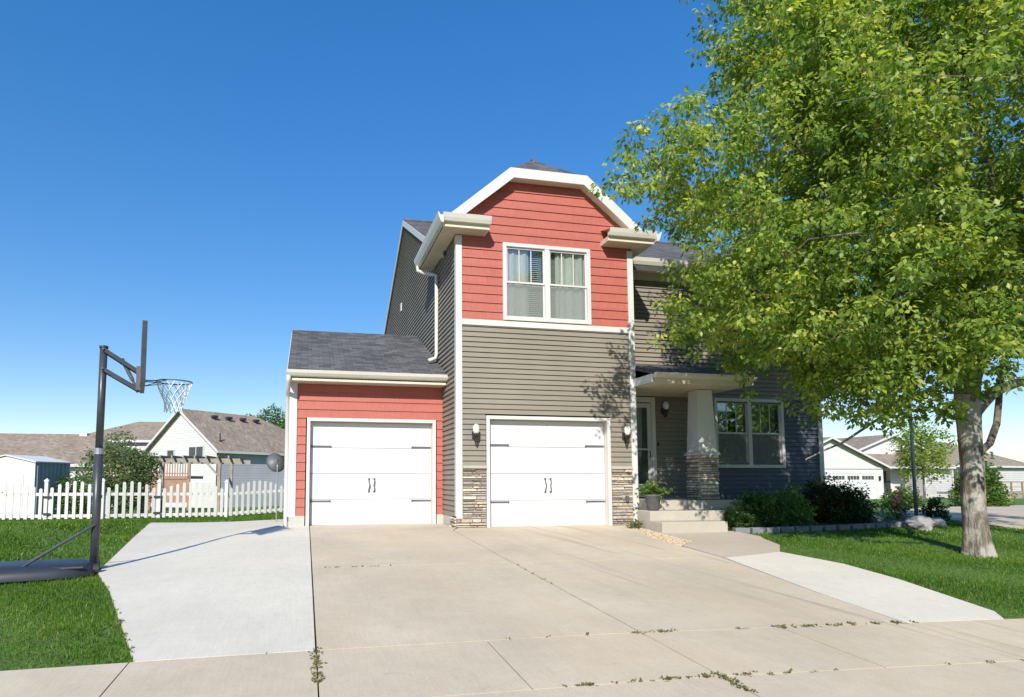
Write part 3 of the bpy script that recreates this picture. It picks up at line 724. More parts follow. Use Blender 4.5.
def grow(base_nodes, targets, start_r=.05, jit=.1, g=None, maxlink=3.0):
    """connect each target to nearest existing node by a curved path; returns node arrays and segments"""
    nodes = [np.array(b[0], float) for b in base_nodes]; par = [b[1] for b in base_nodes]; seg = []
    root = nodes[0]
    order = np.argsort(np.linalg.norm(targets-nodes[-1], axis=1))
    for i in order:
        t = targets[i]; A = np.array(nodes)
        d = np.linalg.norm(A-t, axis=1)
        up = (A[:, 2] > t[2]+.25)*1.2      # prefer parents below
        j = int(np.argmin(d+up+.0)); s = A[j]; L = d[j]
        k = max(2, int(L/.35)); prev = j; mid = (s+t)/2+g.normal(0, .08*L, 3)+np.array([0, 0, -.02*L])
        for q in range(1, k+1):
            u = q/k; pt = (1-u)**2*s+2*u*(1-u)*mid+u*u*t+(g.normal(0, jit*.25, 3) if q < k else 0)
            nodes.append(pt); par.append(prev); prev = len(nodes)-1
    return np.array(nodes), par
def branch_mesh(nodes, par, fixed_r, tip=.006, expo=2.35):
    n = len(nodes); w = np.zeros(n); ch = [[] for _ in range(n)]
    for i, p in enumerate(par):
        if p is not None and p >= 0: ch[p].append(i)
    r = np.zeros(n)
    for i in range(n-1, -1, -1):
        if not ch[i]: r[i] = tip
        else: r[i] = (sum(r[c]**expo for c in ch[i]))**(1/expo)+.0006
        if i in fixed_r: r[i] = fixed_r[i]
    return r, ch
def branch_build(name, nodes, par, r, ch, mat, parent, sides=6, minr=.004):
    mb = MB(); started = set()
    for i in range(len(nodes)):
        main = None
        if ch[i]: main = max(ch[i], key=lambda c: r[c])
        for c in ch[i]:
            if c == main and par[i] is not None and i != 0: continue     # continued by chain below
            # start chain
            chain = [i, c]
            while ch[chain[-1]]:
                chain.append(max(ch[chain[-1]], key=lambda q: r[q]))
            rr = [r[k] for k in chain]; rr[0] = min(rr[0], rr[1]*1.25) if i != 0 else rr[0]
            mb.tube([nodes[k] for k in chain], rr, sides if rr[1] > .02 else 4, cap=False)
    return mb.build(name, mat, parent, smooth=True)

# ------------------------------------------------------------------ main maple
def big_tree():
    g = np.random.default_rng(5)
    bx, by = 10.15, 7.78; bz = h(bx, by)
    T = thing('maple_tree', 'large leafy maple with mottled grey trunk, overhanging the lawn and house front', 'tree', (bx, by, bz))
    lobes = [(10.3, 7.7, 6.6, 3.9, 3.7, 3.6), (7.6, 7.6, 5.2, 2.5, 2.4, 2.2), (6.4, 7.7, 3.7, 1.45, 1.5, 1.15), (5.7, 7.9, 5.45, 1.15, 1.0, .85), (7.2, 7.9, 7.6, 1.1, 1.3, 1.5), (8.8, 7.7, 2.25, 1.5, 1.1, .75), (7.6, 7.8, 2.6, 1.4, 1.2, .8), (8.8, 7.6, 2.3, 1.5, 1.1, .8),
             (8.4, 6.6, 3.6, 1.9, 1.7, 1.35), (8.0, 9.2, 3.4, 2.0, 1.8, 1.5), (12.9, 7.4, 5.2, 2.8, 2.9, 2.3), (10.2, 8, 9.6, 3.1, 3.1, 2.6), (10.4, 5.0, 5.4, 2.4, 1.4, 2.2), (10.4, 10.0, 5.6, 2.7, 1.9, 2.4), (10.0, 9.6, 3.3, 1.7, 1.5, 1.2), (9.2, 7.2, 2.85, 1.5, 1.4, .8), (8.3, 8, 8.6, 2.0, 2.0, 2.0), (12.4, 8.6, 3.9, 1.8, 1.6, .9)]
    vol = np.array([a[3]*a[4]*a[5] for a in lobes]); 
    def sample(n, lo):
        ix = g.choice(len(lobes), n, p=vol**.8/np.sum(vol**.8)); o = np.array(lobes)[ix]
        v = g.normal(0, 1, (n, 3)); v /= np.linalg.norm(v, axis=1, keepdims=True)
        rad = (lo+(1-lo)*g.random((n, 1)))**.6*(1+.14*g.normal(0, 1, (n, 1)).clip(-1, 2))
        return o[:, :3]+v*rad*o[:, 3:]
    def ok(p):
        zmin = np.interp(p[:, 0], [4.2, 5, 6.2, 7.1, 7.6, 8, 9.2, 9.5, 9.8, 11.0, 11.4, 14], [3.0, 2.75, 2.7, 2.7, 2.0, 1.7, 1.7, 2.9, 4.3, 4.2, 3.5, 3.4])+.35*np.clip(p[:, 1]-8, 0, 3)
        return (p[:, 2] > zmin) & (p[:, 1] < 12.35) & ~((p[:, 1] > 11.0) & (p[:, 0] < 7.35)) & ~((p[:, 1] > 10.4) & (p[:, 0] < 9.2) & (p[:, 2] < 3.8)) & (p[:, 0] > 4.1)
    tg = sample(1500, .2); tg = tg[ok(tg)]
    # trunk and scaffold limbs by hand
    def P(x, y, z): return np.array([x, y, z])
    nodes = []; fixed = {}
    def addn(p, par_, r=None):
        nodes.append((p, par_)); 
        if r: fixed[len(nodes)-1] = r
        return len(nodes)-1
    n0 = addn(P(10.16, 7.78, bz-.15), None, .30); n1 = addn(P(10.15, 7.78, bz+.12), n0, .235); n2 = addn(P(10.13, 7.78, .5), n1, .198); n3 = addn(P(10.16, 7.79, 1.2), n2, .19); n4 = addn(P(10.13, 7.78, 1.9), n3, .195); n5 = addn(P(10.15, 7.78, 2.3), n4, .20)
    def limb(start, pts, r0, r1):
        p = start
        for i, q in enumerate(pts): p = addn(P(*q), p, r0+(r1-r0)*i/(len(pts)-1))
        return p
    limb(n5, [(10.05, 7.8, 2.7), (10.08, 7.9, 3.4), (9.85, 8.0, 4.4), (9.6, 8.1, 5.6), (9.3, 8.2, 7.0)], .12, .05)          # leader left
    limb(n5, [(10.28, 7.7, 2.75), (10.42, 7.6, 3.4), (10.5, 7.5, 4.4), (10.7, 7.6, 5.8), (10.6, 7.9, 8.0)], .115, .045)
    limb(n4, [(10.30, 7.7, 2.12), (10.55, 7.68, 2.33), (10.95, 7.7, 2.45), (11.5, 7.7, 2.6), (12.3, 7.6, 3.2), (13.0, 7.5, 4.0)], .095, .04)  # right limb
    limb(n3, [(10.32, 7.8, 1.36), (10.62, 7.85, 1.52), (10.86, 7.9, 1.85), (11.0, 7.95, 2.2), (11.12, 8.0, 2.5), (11.5, 8.1, 3.3)], .055, .04)   # low right stick
    limb(n5, [(9.9, 7.75, 2.62), (9.5, 7.7, 2.72), (9.0, 7.7, 2.95), (8.2, 7.7, 3.5), (7.2, 7.7, 4.2), (6.4, 7.7, 4.8)], .10, .035)   # left limb
    limb(n5, [(9.95, 7.6, 2.8), (9.6, 7.3, 3.5), (9.2, 7.1, 4.3), (8.7, 6.9, 5.2)], .06, .02)
    limb(n5, [(10.1, 8.0, 2.8), (10.0, 8.6, 3.6), (9.8, 9.4, 4.6)], .08, .03)
    limb(n5, [(10.3, 7.5, 2.9), (10.5, 6.9, 3.9), (10.5, 6.3, 4.9)], .05, .015)
    N, par = grow([(p, q) for p, q in nodes], tg, g=g)
    r, ch = branch_mesh(N, par, fixed, .0045, 2.6)
    for i in range(6, len(N)): r[i] = min(r[i], r[par[i]]*.97, .12*math.exp(-float(np.linalg.norm(N[i]-N[5]))/2.6)+.007, .02 if i >= len(nodes) else 9)
    # smooth trunk with flare and roots
    tr = MB(); prof = [n0, n1, n2, n3, n4, n5]
    ns = 28; vs = []; zs = np.linspace(bz-.12, 2.62, 34)
    for z in zs:
        c = np.array([np.interp(z, [N[k][2] for k in prof]+[2.7], [N[k][i] for k in prof]+[N[n5][i]]) for i in (0, 1)])
        rad = np.interp(z-bz, [-.12, 0, .1, .25, .6, 1.5, 2.0, 2.5, 2.8], [.225, .20, .182, .166, .153, .148, .153, .172, .14])
        for k_ in range(ns):
            a = 2*math.pi*k_/ns; fl = max(0, 1-(z-bz)/.45)
            q = rad*(1+.16*fl*math.sin(a*5+.6)+.035*math.sin(a*3+z*2.3)+.022*math.sin(a*8-z*5))
            vs.append((c[0]+q*math.cos(a), c[1]+q*math.sin(a), z))
    tr.add(vs, [(i*ns+k_, i*ns+(k_+1) % ns, (i+1)*ns+(k_+1) % ns, (i+1)*ns+k_) for i in range(len(zs)-1) for k_ in range(ns)])
    tr.build('trunk', M['bark'], T, smooth=True)
    # limbs (skip trunk nodes: chain mesh covers all)
    for k_ in prof: r[k_] = min(r[k_], .15)
    branch_build('limbs', N, par, r, ch, M['bark_d'], T, 9)
    MB().tube([(9.75, 7.9, 2.45), (9.3, 8.0, 2.2), (8.7, 8.1, 1.85), (8.15, 8.15, 1.52), (7.8, 8.2, 1.38), (7.5, 8.2, 1.25)], [.032, .028, .022, .018, .012, .006], 7).build('bare_branch', M['bark'], T, smooth=True)
    # leaf clusters on outer nodes
    deg = np.array([r[i] for i in range(len(N))]); outer = N[len(nodes):][deg[len(nodes):] < .02]
    cs = np.repeat(outer, 4, 0); cs = cs+g.normal(0, 1, cs.shape)*np.array([.24, .24, .2])
    cs = cs[ok(cs)]
    if len(cs) > 8300: cs = cs[g.choice(len(cs), 8300, False)]
    print('leaf clusters', len(cs), 'nodes', len(N))
    sun = np.array([-.3, -.86, .45])
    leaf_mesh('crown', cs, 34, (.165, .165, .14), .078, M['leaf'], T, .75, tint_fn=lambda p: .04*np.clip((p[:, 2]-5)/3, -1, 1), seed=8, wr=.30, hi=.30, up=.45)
    # a few drooping sprays of leaves on the low sticks
    return T
big_tree()

def shrub(name, label, cat, x, y, rx, ry, rz, mat, n, per, size, loc_z=None, group=None, seed=1, stems=True, top=.0, flat=.15, holes_=0.1):
    g = np.random.default_rng(seed); z = h(x, y) if loc_z is None else loc_z
    T = thing(name, label, cat, (x, y, z), group=group)
    v = g.normal(0, 1, (n, 3)); v /= np.linalg.norm(v, axis=1, keepdims=True); v[:, 2] = np.abs(v[:, 2])*(1)-.12
    rad = (.35+.65*g.random((n, 1)))**.5*(1+.12*g.normal(0, 1, (n, 1)))
    lump = 1+.13*np.sin(v[:, :1]*5+seed)*np.cos(v[:, 1:2]*4+seed*2)
    p = np.array([x, y, z+.05+top])+v*rad*lump*np.array([rx, ry, rz])
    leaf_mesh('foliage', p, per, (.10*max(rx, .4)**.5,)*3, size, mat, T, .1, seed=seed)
    mb = MB()
    for i in range(9):
        q = p[g.integers(n)]; m = (q+np.array([x, y, z]))/2+g.normal(0, .04, 3)
        mb.tube([(x+g.normal(0, .05), y+g.normal(0, .05), z-.05), m, q], [.016, .011, .005], 5)
    mb.build('stems', M['bark_d'], T)
    return T
shrub('shrub', 'dense rounded dark green shrub at the right corner of the house', 'shrub', 11.62, 12.0, .82, .75, .92, M['leaf_d'], 1500, 14, .05, seed=3)
shrub('shrub', 'loose sprawling green shrub between the porch steps and the lower front window', 'shrub', 9.25, 11.35, .95, .6, .72, M['leaf_m'], 420, 13, .065, seed=4)
shrub('shrub', 'small light green bushy plant beside the lowest porch step', 'shrub', 8.28, 10.85, .42, .3, .42, M['leaf_m'], 150, 12, .06, seed=5)
shrub('shrub', 'yellow-green tall bushy end plant beside the dark rounded shrub', 'shrub', 10.15, 11.55, .42, .45, .85, M['leaf'], 190, 13, .06, seed=6)
shrub('weed_clump', 'small brown-green weed clump at the foot of the right garage stone', 'plant', 6.3, 11.15, .17, .13, .16, M['leaf_g'], 40, 8, .04, seed=9)

# potted plant on the step
pt = thing('potted_plant', 'dark flared pot with a leafy green plant on the upper porch step', 'potted plant', (6.62, 11.08, .35))
MB().lathe((6.62, 11.08, .35), [(.10, 0), (.115, .03), (.15, .26), (.17, .28), (.17, .31), (.15, .31), (.14, .27)], 18).build('pot', M['pot'], pt, smooth=True)
g = np.random.default_rng(3); v = g.normal(0, 1, (55, 3))*np.array([.085, .085, .07])+np.array([6.62, 11.08, .74])
leaf_mesh('leaves', v, 8, (.07, .07, .05), .075, M['leaf_m'], pt, .1, seed=3)

# gravel patch (countless)
gp = np.array([(6.12, 10.72), (6.56, 11.55), (6.40, 10.4), (6.32, 9.41), (5.79, 8.94), (5.82, 9.71)])
def inpoly(P, poly):
    x, y = P[:, 0], P[:, 1]; ins = np.zeros(len(P), bool); n = len(poly)
    for i in range(n):
        x0, y0 = poly[i]; x1, y1 = poly[(i+1) % n]
        c = ((y0 > y) != (y1 > y)) & (x < (x1-x0)*(y-y0)/(y1-y0+1e-12)+x0); ins ^= c
    return ins
q = g.random((9000, 2))*np.array([.9, 2.7])+np.array([5.75, 8.9]); q = q[inpoly(q, gp)]
ico = np.array([(0, 0, 1), (.9, 0, .3), (.28, .85, .3), (-.72, .53, .3), (-.72, -.53, .3), (.28, -.85, .3), (0, 0, -.3)]); icf = np.array([(0,1,2),(0,2,3),(0,3,4),(0,4,5),(0,5,1),(1,6,2),(2,6,3),(3,6,4),(4,6,5),(5,6,1)])
def pebbles(name, q, s0, s1, mat, lift=.02, label=None):
    n = len(q); s = g.uniform(s0, s1, (n, 1, 1)); a = g.uniform(0, 6.28, n)
    P = ico[None]*s*np.stack([g.uniform(.8, 1.4, n), g.uniform(.7, 1.1, n), g.uniform(.4, .8, n)], 1)[:, None]
    X = P[..., 0]*np.cos(a)[:, None]-P[..., 1]*np.sin(a)[:, None]; Y_ = P[..., 0]*np.sin(a)[:, None]+P[..., 1]*np.cos(a)[:, None]
    Z = P[..., 2]+(H(q[:, 0], q[:, 1])+lift)[:, None]
    Vv = np.stack([X+q[:, :1], Y_+q[:, 1:2], Z], -1).reshape(-1, 3); Ff = (np.arange(n)[:, None, None]*7+icf[None]).reshape(-1, 3)
    return np_mesh(name, Vv, Ff, mat, None, np.repeat(g.random(n), 10))
tag(pebbles('gravel', q, .014, .03, M['gravel']), 'tan river pebbles filling the wedge between driveway and walkway', 'gravel', kind='stuff'); paved.append(gp)

# edging blocks round the planting bed
eb = [(7.85, 10.42), (8.2, 10.40), (9.5, 10.44), (11, 10.66), (12.6, 10.9), (13.4, 11.25), (14.2, 11.72)]
proto = None; pos = []
acc = 0
for (xa, ya), (xb, yb) in zip(eb[:-1], eb[1:]):
    L = math.hypot(xb-xa, yb-ya); n = int(L/.31)
    for i in range(n): pos.append((xa+(xb-xa)*(i+.5)/n, ya+(yb-ya)*(i+.5)/n, math.atan2(yb-ya, xb-xa)))
for i, (x, y, a) in enumerate(pos):
    if proto is None:
        mb = MB(); mb.prism([(-.145, -.08, 0), (.145, -.08, 0), (.125, .08, 0), (-.125, .08, 0)], (0, 0, .13))
        proto = mb.build('edging_block', M['block'], None, bevel=.012, local=True); o = proto
    else: o = proto.copy(); C.objects.link(o)
    o.location = (x, y, h(x, y)-.03+random.uniform(0, .012)); o.rotation_euler = (random.uniform(-.03, .03), random.uniform(-.03, .03), a+random.uniform(-.05, .05))
    tag(o, 'grey concrete edging block in the low row along the planting bed', 'edging block', 'edging blocks along the planting bed')
def rock(x, y, s, label, seed, mat='rock', flat=.6):
    bm = bmesh.new(); bmesh.ops.create_icosphere(bm, subdivisions=3, radius=1)
    rd = random.Random(seed); ph = [rd.uniform(0, 6) for _ in range(6)]
    for v_ in bm.verts:
        c = v_.co; k_ = 1+.18*math.sin(c.x*3+ph[0])*math.cos(c.y*3+ph[1])+.1*math.sin(c.z*5+ph[2]+c.x*4)+.05*math.sin(c.y*9+ph[3])
        v_.co = Vector((c.x*k_*s*1.2, c.y*k_*s*.9, max(c.z*k_*s*flat, -.08)))
    me = bpy.data.meshes.new('rock'); bm.to_mesh(me); bm.free(); me.materials.append(M[mat])
    o = bpy.data.objects.new('rock', me); C.objects.link(o); o.location = (x, y, h(x, y)+s*flat*.35); o.rotation_euler = (0, 0, rd.uniform(0, 6)); tag(o, label, 'rock')
rock(12.5, 10.75, .28, 'largest pale rounded rock in the pile just left of the maple trunk', 1)
rock(12.15, 10.35, .16, 'small pale rock lying in front of the pile left of the maple trunk', 2)
rock(13.1, 10.9, .20, 'mid-sized pale rock at the rear right of the pile beside the maple trunk', 3)
rock(12.6, 11.9, .17, 'bluish grey rock right beside the dark rounded shrub', 4, 'block')

# metal pole with climbing plant, flowering plant
pl = thing('metal_pole', 'slim straight grey metal pole standing in the planting bed', 'pole', (14.22, 12.25, h(14.22, 12.25)))
MB().tube([(14.22, 12.25, -.2), (14.22, 12.25, 3.7)], [.04, .034], 12).build('shaft', M['galv'], pl, smooth=True)
MB().lathe((14.22, 12.25, h(14.2, 12.2)), [(.11, 0), (.11, .03), (.07, .05), (.06, .08)], 14).build('base_flange', M['galv'], pl)
MB().lathe((14.22, 12.25, 3.7), [(.05, 0), (.11, .08), (.12, .3), (.06, .4), (.01, .42)], 14).build('lamp_head', M['dark'], pl)
shrub('shrub', 'small dark shrub at the foot of the grey metal pole', 'shrub', 14.45, 12.0, .28, .28, .55, M['leaf_d'], 110, 12, .05, seed=12)
fp = thing('flowering_plant', 'salmon pink flower spike above thin green stems in the planting bed', 'flower', (13.75, 12.3, h(13.75, 12.3)))
gg = np.random.default_rng(4); mb = MB()
for i in range(16):
    a = gg.uniform(0, 6.28); r_ = gg.uniform(.05, .38); mb.tube([(13.75, 12.3, -.02), (13.75+r_*.4*math.cos(a), 12.3+r_*.4*math.sin(a), .22), (13.75+r_*math.cos(a), 12.3+r_*math.sin(a), gg.uniform(.3, .55))], [.008, .006, .002], 4)
mb.build('stems', M['leaf_m'], fp)
v = np.array([13.73, 12.3, .48])+gg.normal(0, 1, (16, 3))*np.array([.05, .05, .12])
leaf_mesh('petals', v, 6, (.05, .05, .05), .07, M['salmon'], fp, .3, seed=4)
v = np.array([13.75, 12.3, .25])+gg.normal(0, 1, (60, 3))*np.array([.2, .18, .12]); leaf_mesh('leaves', v, 6, (.06,)*3, .07, M['leaf_g'], fp, .0, seed=5)

# ------------------------------------------------------------------ basketball hoop
hx, hy = -2.63, 8.89; hz = h(hx, hy)
hoop = thing('basketball_hoop', 'dark portable basketball hoop with white net standing at the edge of the pale pad', 'basketball hoop', (hx, hy, hz), R(13.9))
def hp(mb, name, mat, parent=hoop, **k): return mb.build(name, mat, parent, local=True, **k)
# base tank (local: +x towards the court)
mb = MB(); prof = []
n = 28; rings = [(0, 1.0, 1.0), (.06, 1.0, 1.0), (.12, .93, .9), (.15, .8, .75), (.16, .55, .5)]
for z, sx, sy in rings:
    for k_ in range(n):
        a = 2*math.pi*k_/n; c, s_ = math.cos(a), math.sin(a)
        x = abs(c)**.55*math.copysign(1, c)*.92*sx-.86; y = abs(s_)**.6*math.copysign(1, s_)*.48*sy
        prof.append((x, y, z+.01))
mb.add(prof, [(i*n+k_, i*n+(k_+1) % n, (i+1)*n+(k_+1) % n, (i+1)*n+k_) for i in range(len(rings)-1) for k_ in range(n)]+[tuple((len(rings)-1)*n+k_ for k_ in range(n))])
base = hp(mb, 'base', M['blackplastic'], smooth=True)
mb = MB(); mb.lathe((-1.15, 0, .16), [(.09, 0), (.09, .025), (.05, .03)], 14); hp(mb, 'fill_cap', M['blackplastic'], base)
mb = MB(); mb.tube([(-1.6, -.36, .12), (-.1, -.40, .12)], .02, 6); mb.tube([(-1.6, .36, .12), (-.1, .40, .12)], .02, 6); hp(mb, 'moulded_rib', M['blackplastic'], base)
for sy in (-1, 1):
    mb = MB(); mb.tube([(.0, sy*.2, .07), (.06, sy*.2, .07)], .07, 14); hp(mb, 'wheel', M['dark'], base)
mb = MB(); mb.tube([(0, 0, .04), (0, 0, 1.55)], .052, 12); hp(mb, 'pole', M['polegrey'], smooth=True)
mb = MB(); mb.tube([(0, 0, 1.55), (.005, 0, 2.92)], .046, 12); mb.lathe((.005, 0, 2.92), [(.054, 0), (.054, .03), (.02, .04)], 12); hp(mb, 'upper_pole', M['polegrey'], smooth=True)
mb = MB(); mb.tube([(0, 0, 1.52), (0, 0, 1.60)], .062, 12); hp(mb, 'pole_joint', M['galv'])
for sy in (-1, 1): mb = MB(); mb.tube([(0, sy*.05, .62), (-.82, sy*.34, .10)], .016, 6); hp(mb, 'brace', M['polegrey'])
mb = MB()
for sy in (-.07, .07): mb.bar((0, sy, 2.90), (.44, sy, 2.62), .02, .05)
hp(mb, 'upper_arm', M['polegrey'])
mb = MB()
for sy in (-.07, .07): mb.bar((0, sy, 2.64), (.42, sy, 2.40), .02, .05)
hp(mb, 'lower_arm', M['polegrey'])
mb = MB(); mb.tube([(.22, 0, 2.80), (.36, 0, 2.52)], .026, 8); mb.tube([(.36, 0, 2.52), (.43, 0, 2.36)], .018, 8); hp(mb, 'height_adjuster', M['iron'])
mb = MB(); mb.tube([(0, -.1, 2.90), (0, .1, 2.90)], .015, 6); mb.tube([(0, -.1, 2.64), (0, .1, 2.64)], .015, 6); hp(mb, 'pivot_bolt', M['iron'])
bz0, bz1, bwid = 2.42, 3.22, .56
mb = MB(); t_ = .018
mb.box(.45, .51, -bwid, bwid, bz0, bz0+.04); mb.box(.45, .51, -bwid, bwid, bz1-.04, bz1); mb.box(.45, .51, -bwid, -bwid+.04, bz0+.04, bz1-.04); mb.box(.45, .51, bwid-.04, bwid, bz0+.04, bz1-.04)
bb = hp(mb, 'backboard_frame', M['polegrey'], bevel=.004)
mb = MB(); mb.box(.478, .486, -bwid+.035, bwid-.035, bz0+.035, bz1-.035); hp(mb, 'backboard_panel', M['clear'], bb)
mb = MB()
for a in ((-.3, -.27), (.27, .3)): mb.box(.4865, .488, a[0], a[1], bz0+.15, bz0+.6)
mb.box(.4865, .489, -.27, .27, bz0+.57, bz0+.6); mb.box(.4865, .489, -.27, .27, bz0+.15, bz0+.18); hp(mb, 'target_square', M['net'], bb)
mb = MB(); mb.box(.40, .46, -.10, .10, 2.38, 2.70); hp(mb, 'bracket', M['iron'], bb)
rz_, rc, rr = 2.53, .50+.15+.228, .228
mb = MB(); mb.tube([(rc+rr*math.cos(a), rr*math.sin(a), rz_) for a in np.linspace(0, 2*math.pi, 33)], .009, 8, cap=False)
mb.tube([(.5, -.06, rz_-.01), (rc-rr+.02, -.08, rz_-.005)], .008, 6); mb.tube([(.5, .06, rz_-.01), (rc-rr+.02, .08, rz_-.005)], .008, 6); mb.box(.5, .51, -.09, .09, rz_-.09, rz_+.03)
mb.tube([(.5, -.0, rz_-.08), (rc-rr+.10, -.17, rz_-.008)], .006, 6); mb.tube([(.5, .0, rz_-.08), (rc-rr+.10, .17, rz_-.008)], .006, 6)
rim = hp(mb, 'rim', M['iron'], smooth=True)
mb = MB(); K = 12; lev = [(.228, 0), (.205, -.09), (.17, -.17), (.135, -.25), (.115, -.33), (.12, -.42)]
for k_ in range(K):
    for sgn in (1, -1):
        pts = []
        for i, (r_, z) in enumerate(lev):
            a = 2*math.pi*(k_+sgn*.5*i)/K; pts.append((rc+r_*math.cos(a), r_*math.sin(a), rz_+z))
        mb.tube(pts, .0055, 4)
hp(mb, 'net', M['net'], rim)

# ------------------------------------------------------------------ white picket fence
FN = [(-9.95, 23.3), (-8.42, 23.24), (-6.66, 23.1), (-5.02, 23.75), (-2.83, 24.35), (-.75, 25.35)]
FN = [(-11.8, 23.4)]+FN[1:]
fence = thing('picket_fence', 'white vinyl picket fence with scalloped pickets and a double gate across the back lawn', 'fence', (FN[0][0], FN[0][1], h(*FN[0])))
def post(x, y, zt_=1.38):
    z = h(x, y); mb = MB(); mb.box(x-.055, x+.055, y-.055, y+.055, z-.2, z+zt_-.09)
    o = mb.build('post', M['vinyl'], fence, bevel=.005)
    c = MB(); c.add([(x-.07, y-.07, z+zt_-.09), (x+.07, y-.07, z+zt_-.09), (x+.07, y+.07, z+zt_-.09), (x-.07, y+.07, z+zt_-.09), (x-.07, y-.07, z+zt_-.05), (x+.07, y-.07, z+zt_-.05), (x+.07, y+.07, z+zt_-.05), (x-.07, y+.07, z+zt_-.05), (x, y, z+zt_+.03)],
                   [(3,2,1,0), (0,1,5,4), (1,2,6,5), (2,3,7,6), (3,0,4,7), (4,5,8), (5,6,8), (6,7,8), (7,4,8)]); c.build('post_cap', M['vinyl'], o)
def panel(a, b, gate=False, name='fence_panel'):
    mb = MB(); a = Vector(a); b = Vector(b); d = (b-a); L = d.length; u = d/L; nrm = Vector((u.y, -u.x)); a = a+u*.06; L -= .12
    za, zb = h(*a), h(*b)
    def P(s_, o, z): q_ = a+u*s_+nrm*o; return (q_.x, q_.y, za+(zb-za)*s_/L+z)
    def bx(s0, s1, o0, o1, z0, z1, pt=0):
        vs = [P(s0,o0,z0),P(s1,o0,z0),P(s1,o1,z0),P(s0,o1,z0),P(s0,o0,z1),P(s1,o0,z1),P(s1,o1,z1),P(s0,o1,z1)]
        fs = [(0,3,2,1),(0,1,5,4),(1,2,6,5),(2,3,7,6),(3,0,4,7)]
        if pt: vs += [P((s0+s1)/2-.02,o0,z1+pt),P((s0+s1)/2+.02,o0,z1+pt),P((s0+s1)/2+.02,o1,z1+pt),P((s0+s1)/2-.02,o1,z1+pt)]; fs += [(4,5,9,8),(5,6,10,9),(6,7,11,10),(7,4,8,11),(8,9,10,11)]
        else: fs += [(4,5,6,7)]
        mb.add(vs, fs)
    bx(0, L, -.04, 0, .10, .20); bx(0, L, -.04, 0, .82, .92)
    n = max(3, round(L/.225)); pw = .10
    for i in range(n):
        s_ = (i+.5)*L/n; arch = math.sin(math.pi*(i+.5)/n); bx(s_-pw/2, s_+pw/2, .002, .024, .05, 1.0+.28*arch, .035)
    if gate: bx(0, .07, -.05, .0, .06, .92); bx(L-.07, L, -.05, .0, .06, .92)
    o = mb.build(name, M['vinyl'], fence)
    return o, P, L
for i, p in enumerate(FN): post(*p)
for i in range(len(FN)-1):
    isg = i in (1, 2)
    o, P, L = panel(FN[i], FN[i+1], isg, 'gate_leaf' if isg else 'fence_panel')
    if isg:
        for z in (.22, .78):
            mb = MB(); s_ = 0 if i == 1 else L; c = P(s_, .03, z); mb.box(c[0]-.11, c[0]+.11, c[1]-.05, c[1]-.03, c[2]-.035, c[2]+.035); mb.build('hinge', M['dark'], o)
        if i == 1: mb = MB(); c = P(L, .03, .8); mb.box(c[0]-.08, c[0]+.06, c[1]-.06, c[1]-.03, c[2]-.05, c[2]+.05); mb.build('latch', M['dark'], o)

# ------------------------------------------------------------------ background, left
def part_box(b, name, mat, parent, **k): return MB().box(*b).build(name, M[mat], parent, local=True, **k)
def nwin(parent, x0, x1, z0, z1, y, axis='y', split=2, mat='glass_dk'):
    mb = MB(); c = .08
    def bx(a, b, d0, d1, za, zb):
        if axis == 'y': mb.box(a, b, y-d1, y-d0, za, zb)
        else: mb.box(y-d1, y-d0, a, b, za, zb)
    bx(x0-c, x0, 0, .05, z0-c, z1+c); bx(x1, x1+c, 0, .05, z0-c, z1+c); bx(x0, x1, 0, .05, z1, z1+c); bx(x0, x1, 0, .05, z0-c, z0)
    for i in range(1, split): q_ = x0+(x1-x0)*i/split; bx(q_-.03, q_+.03, 0, .045, z0, z1)
    o = mb.build('window', M['white'], parent, local=True); mb = MB(); bx(x0, x1, .004, .02, z0, z1); p = mb.build('pane', M['room_glass'], o, local=True); return o
t = NT('dark_reflective_glass'); t.col((.03, .035, .04)); t.set(Roughness=.06, Specular_IOR_Level=.9); M['room_glass'] = t.m
# shed
s_ = thing('garden_shed', 'white metal garden shed with grey ribbed side behind the picket fence', 'shed', (-11.49, 29.36, h(-11.5, 29.4)), R(-20))
mb = MB(); W_, D_2, Hs = 2.6, 1.95, 2.25
mb.box(-W_/2, W_/2, -D_2/2, -D_2/2+.04, 0, Hs); mb.box(-W_/2, -W_/2+.04, -D_2/2+.04, D_2/2, 0, Hs); mb.box(-W_/2, W_/2, D_2/2-.04, D_2/2, 0, Hs)
mb.prism([(-W_/2, -D_2/2, Hs), (W_/2, -D_2/2, Hs), (0, -D_2/2, Hs+.24)], (0, .04, 0)); mb.build('front_wall', M['shed'], s_, local=True)
mb = MB(); mb.box(W_/2-.04, W_/2, -D_2/2+.04, D_2/2-.04, 0, Hs)
for i in range(8): mb.box(W_/2, W_/2+.025, -D_2/2+.12+i*.22, -D_2/2+.22+i*.22, .05, Hs-.02)
mb.build('side_wall', M['shedside'], s_, local=True)
mb = MB()
for sx in (-1, 1): mb.prism([(sx*(W_/2+.08), -D_2/2-.08, Hs-.03), (0, -D_2/2-.08, Hs+.26), (0, -D_2/2-.08, Hs+.30), (sx*(W_/2+.08), -D_2/2-.08, Hs+.02)], (0, D_2+.16, 0))
mb.build('roof', M['shed'], s_, local=True)
for sx in (-1, 1):
    dr = part_box((sx*.42-.40, sx*.42+.40, -D_2/2-.025, -D_2/2-.005, .08, 1.78), 'door', 'shed', s_, bevel=.01)
    part_box((sx*.08-.015, sx*.08+.015, -D_2/2-.05, -D_2/2-.025, .9, 1.05), 'handle', 'dark', dr)

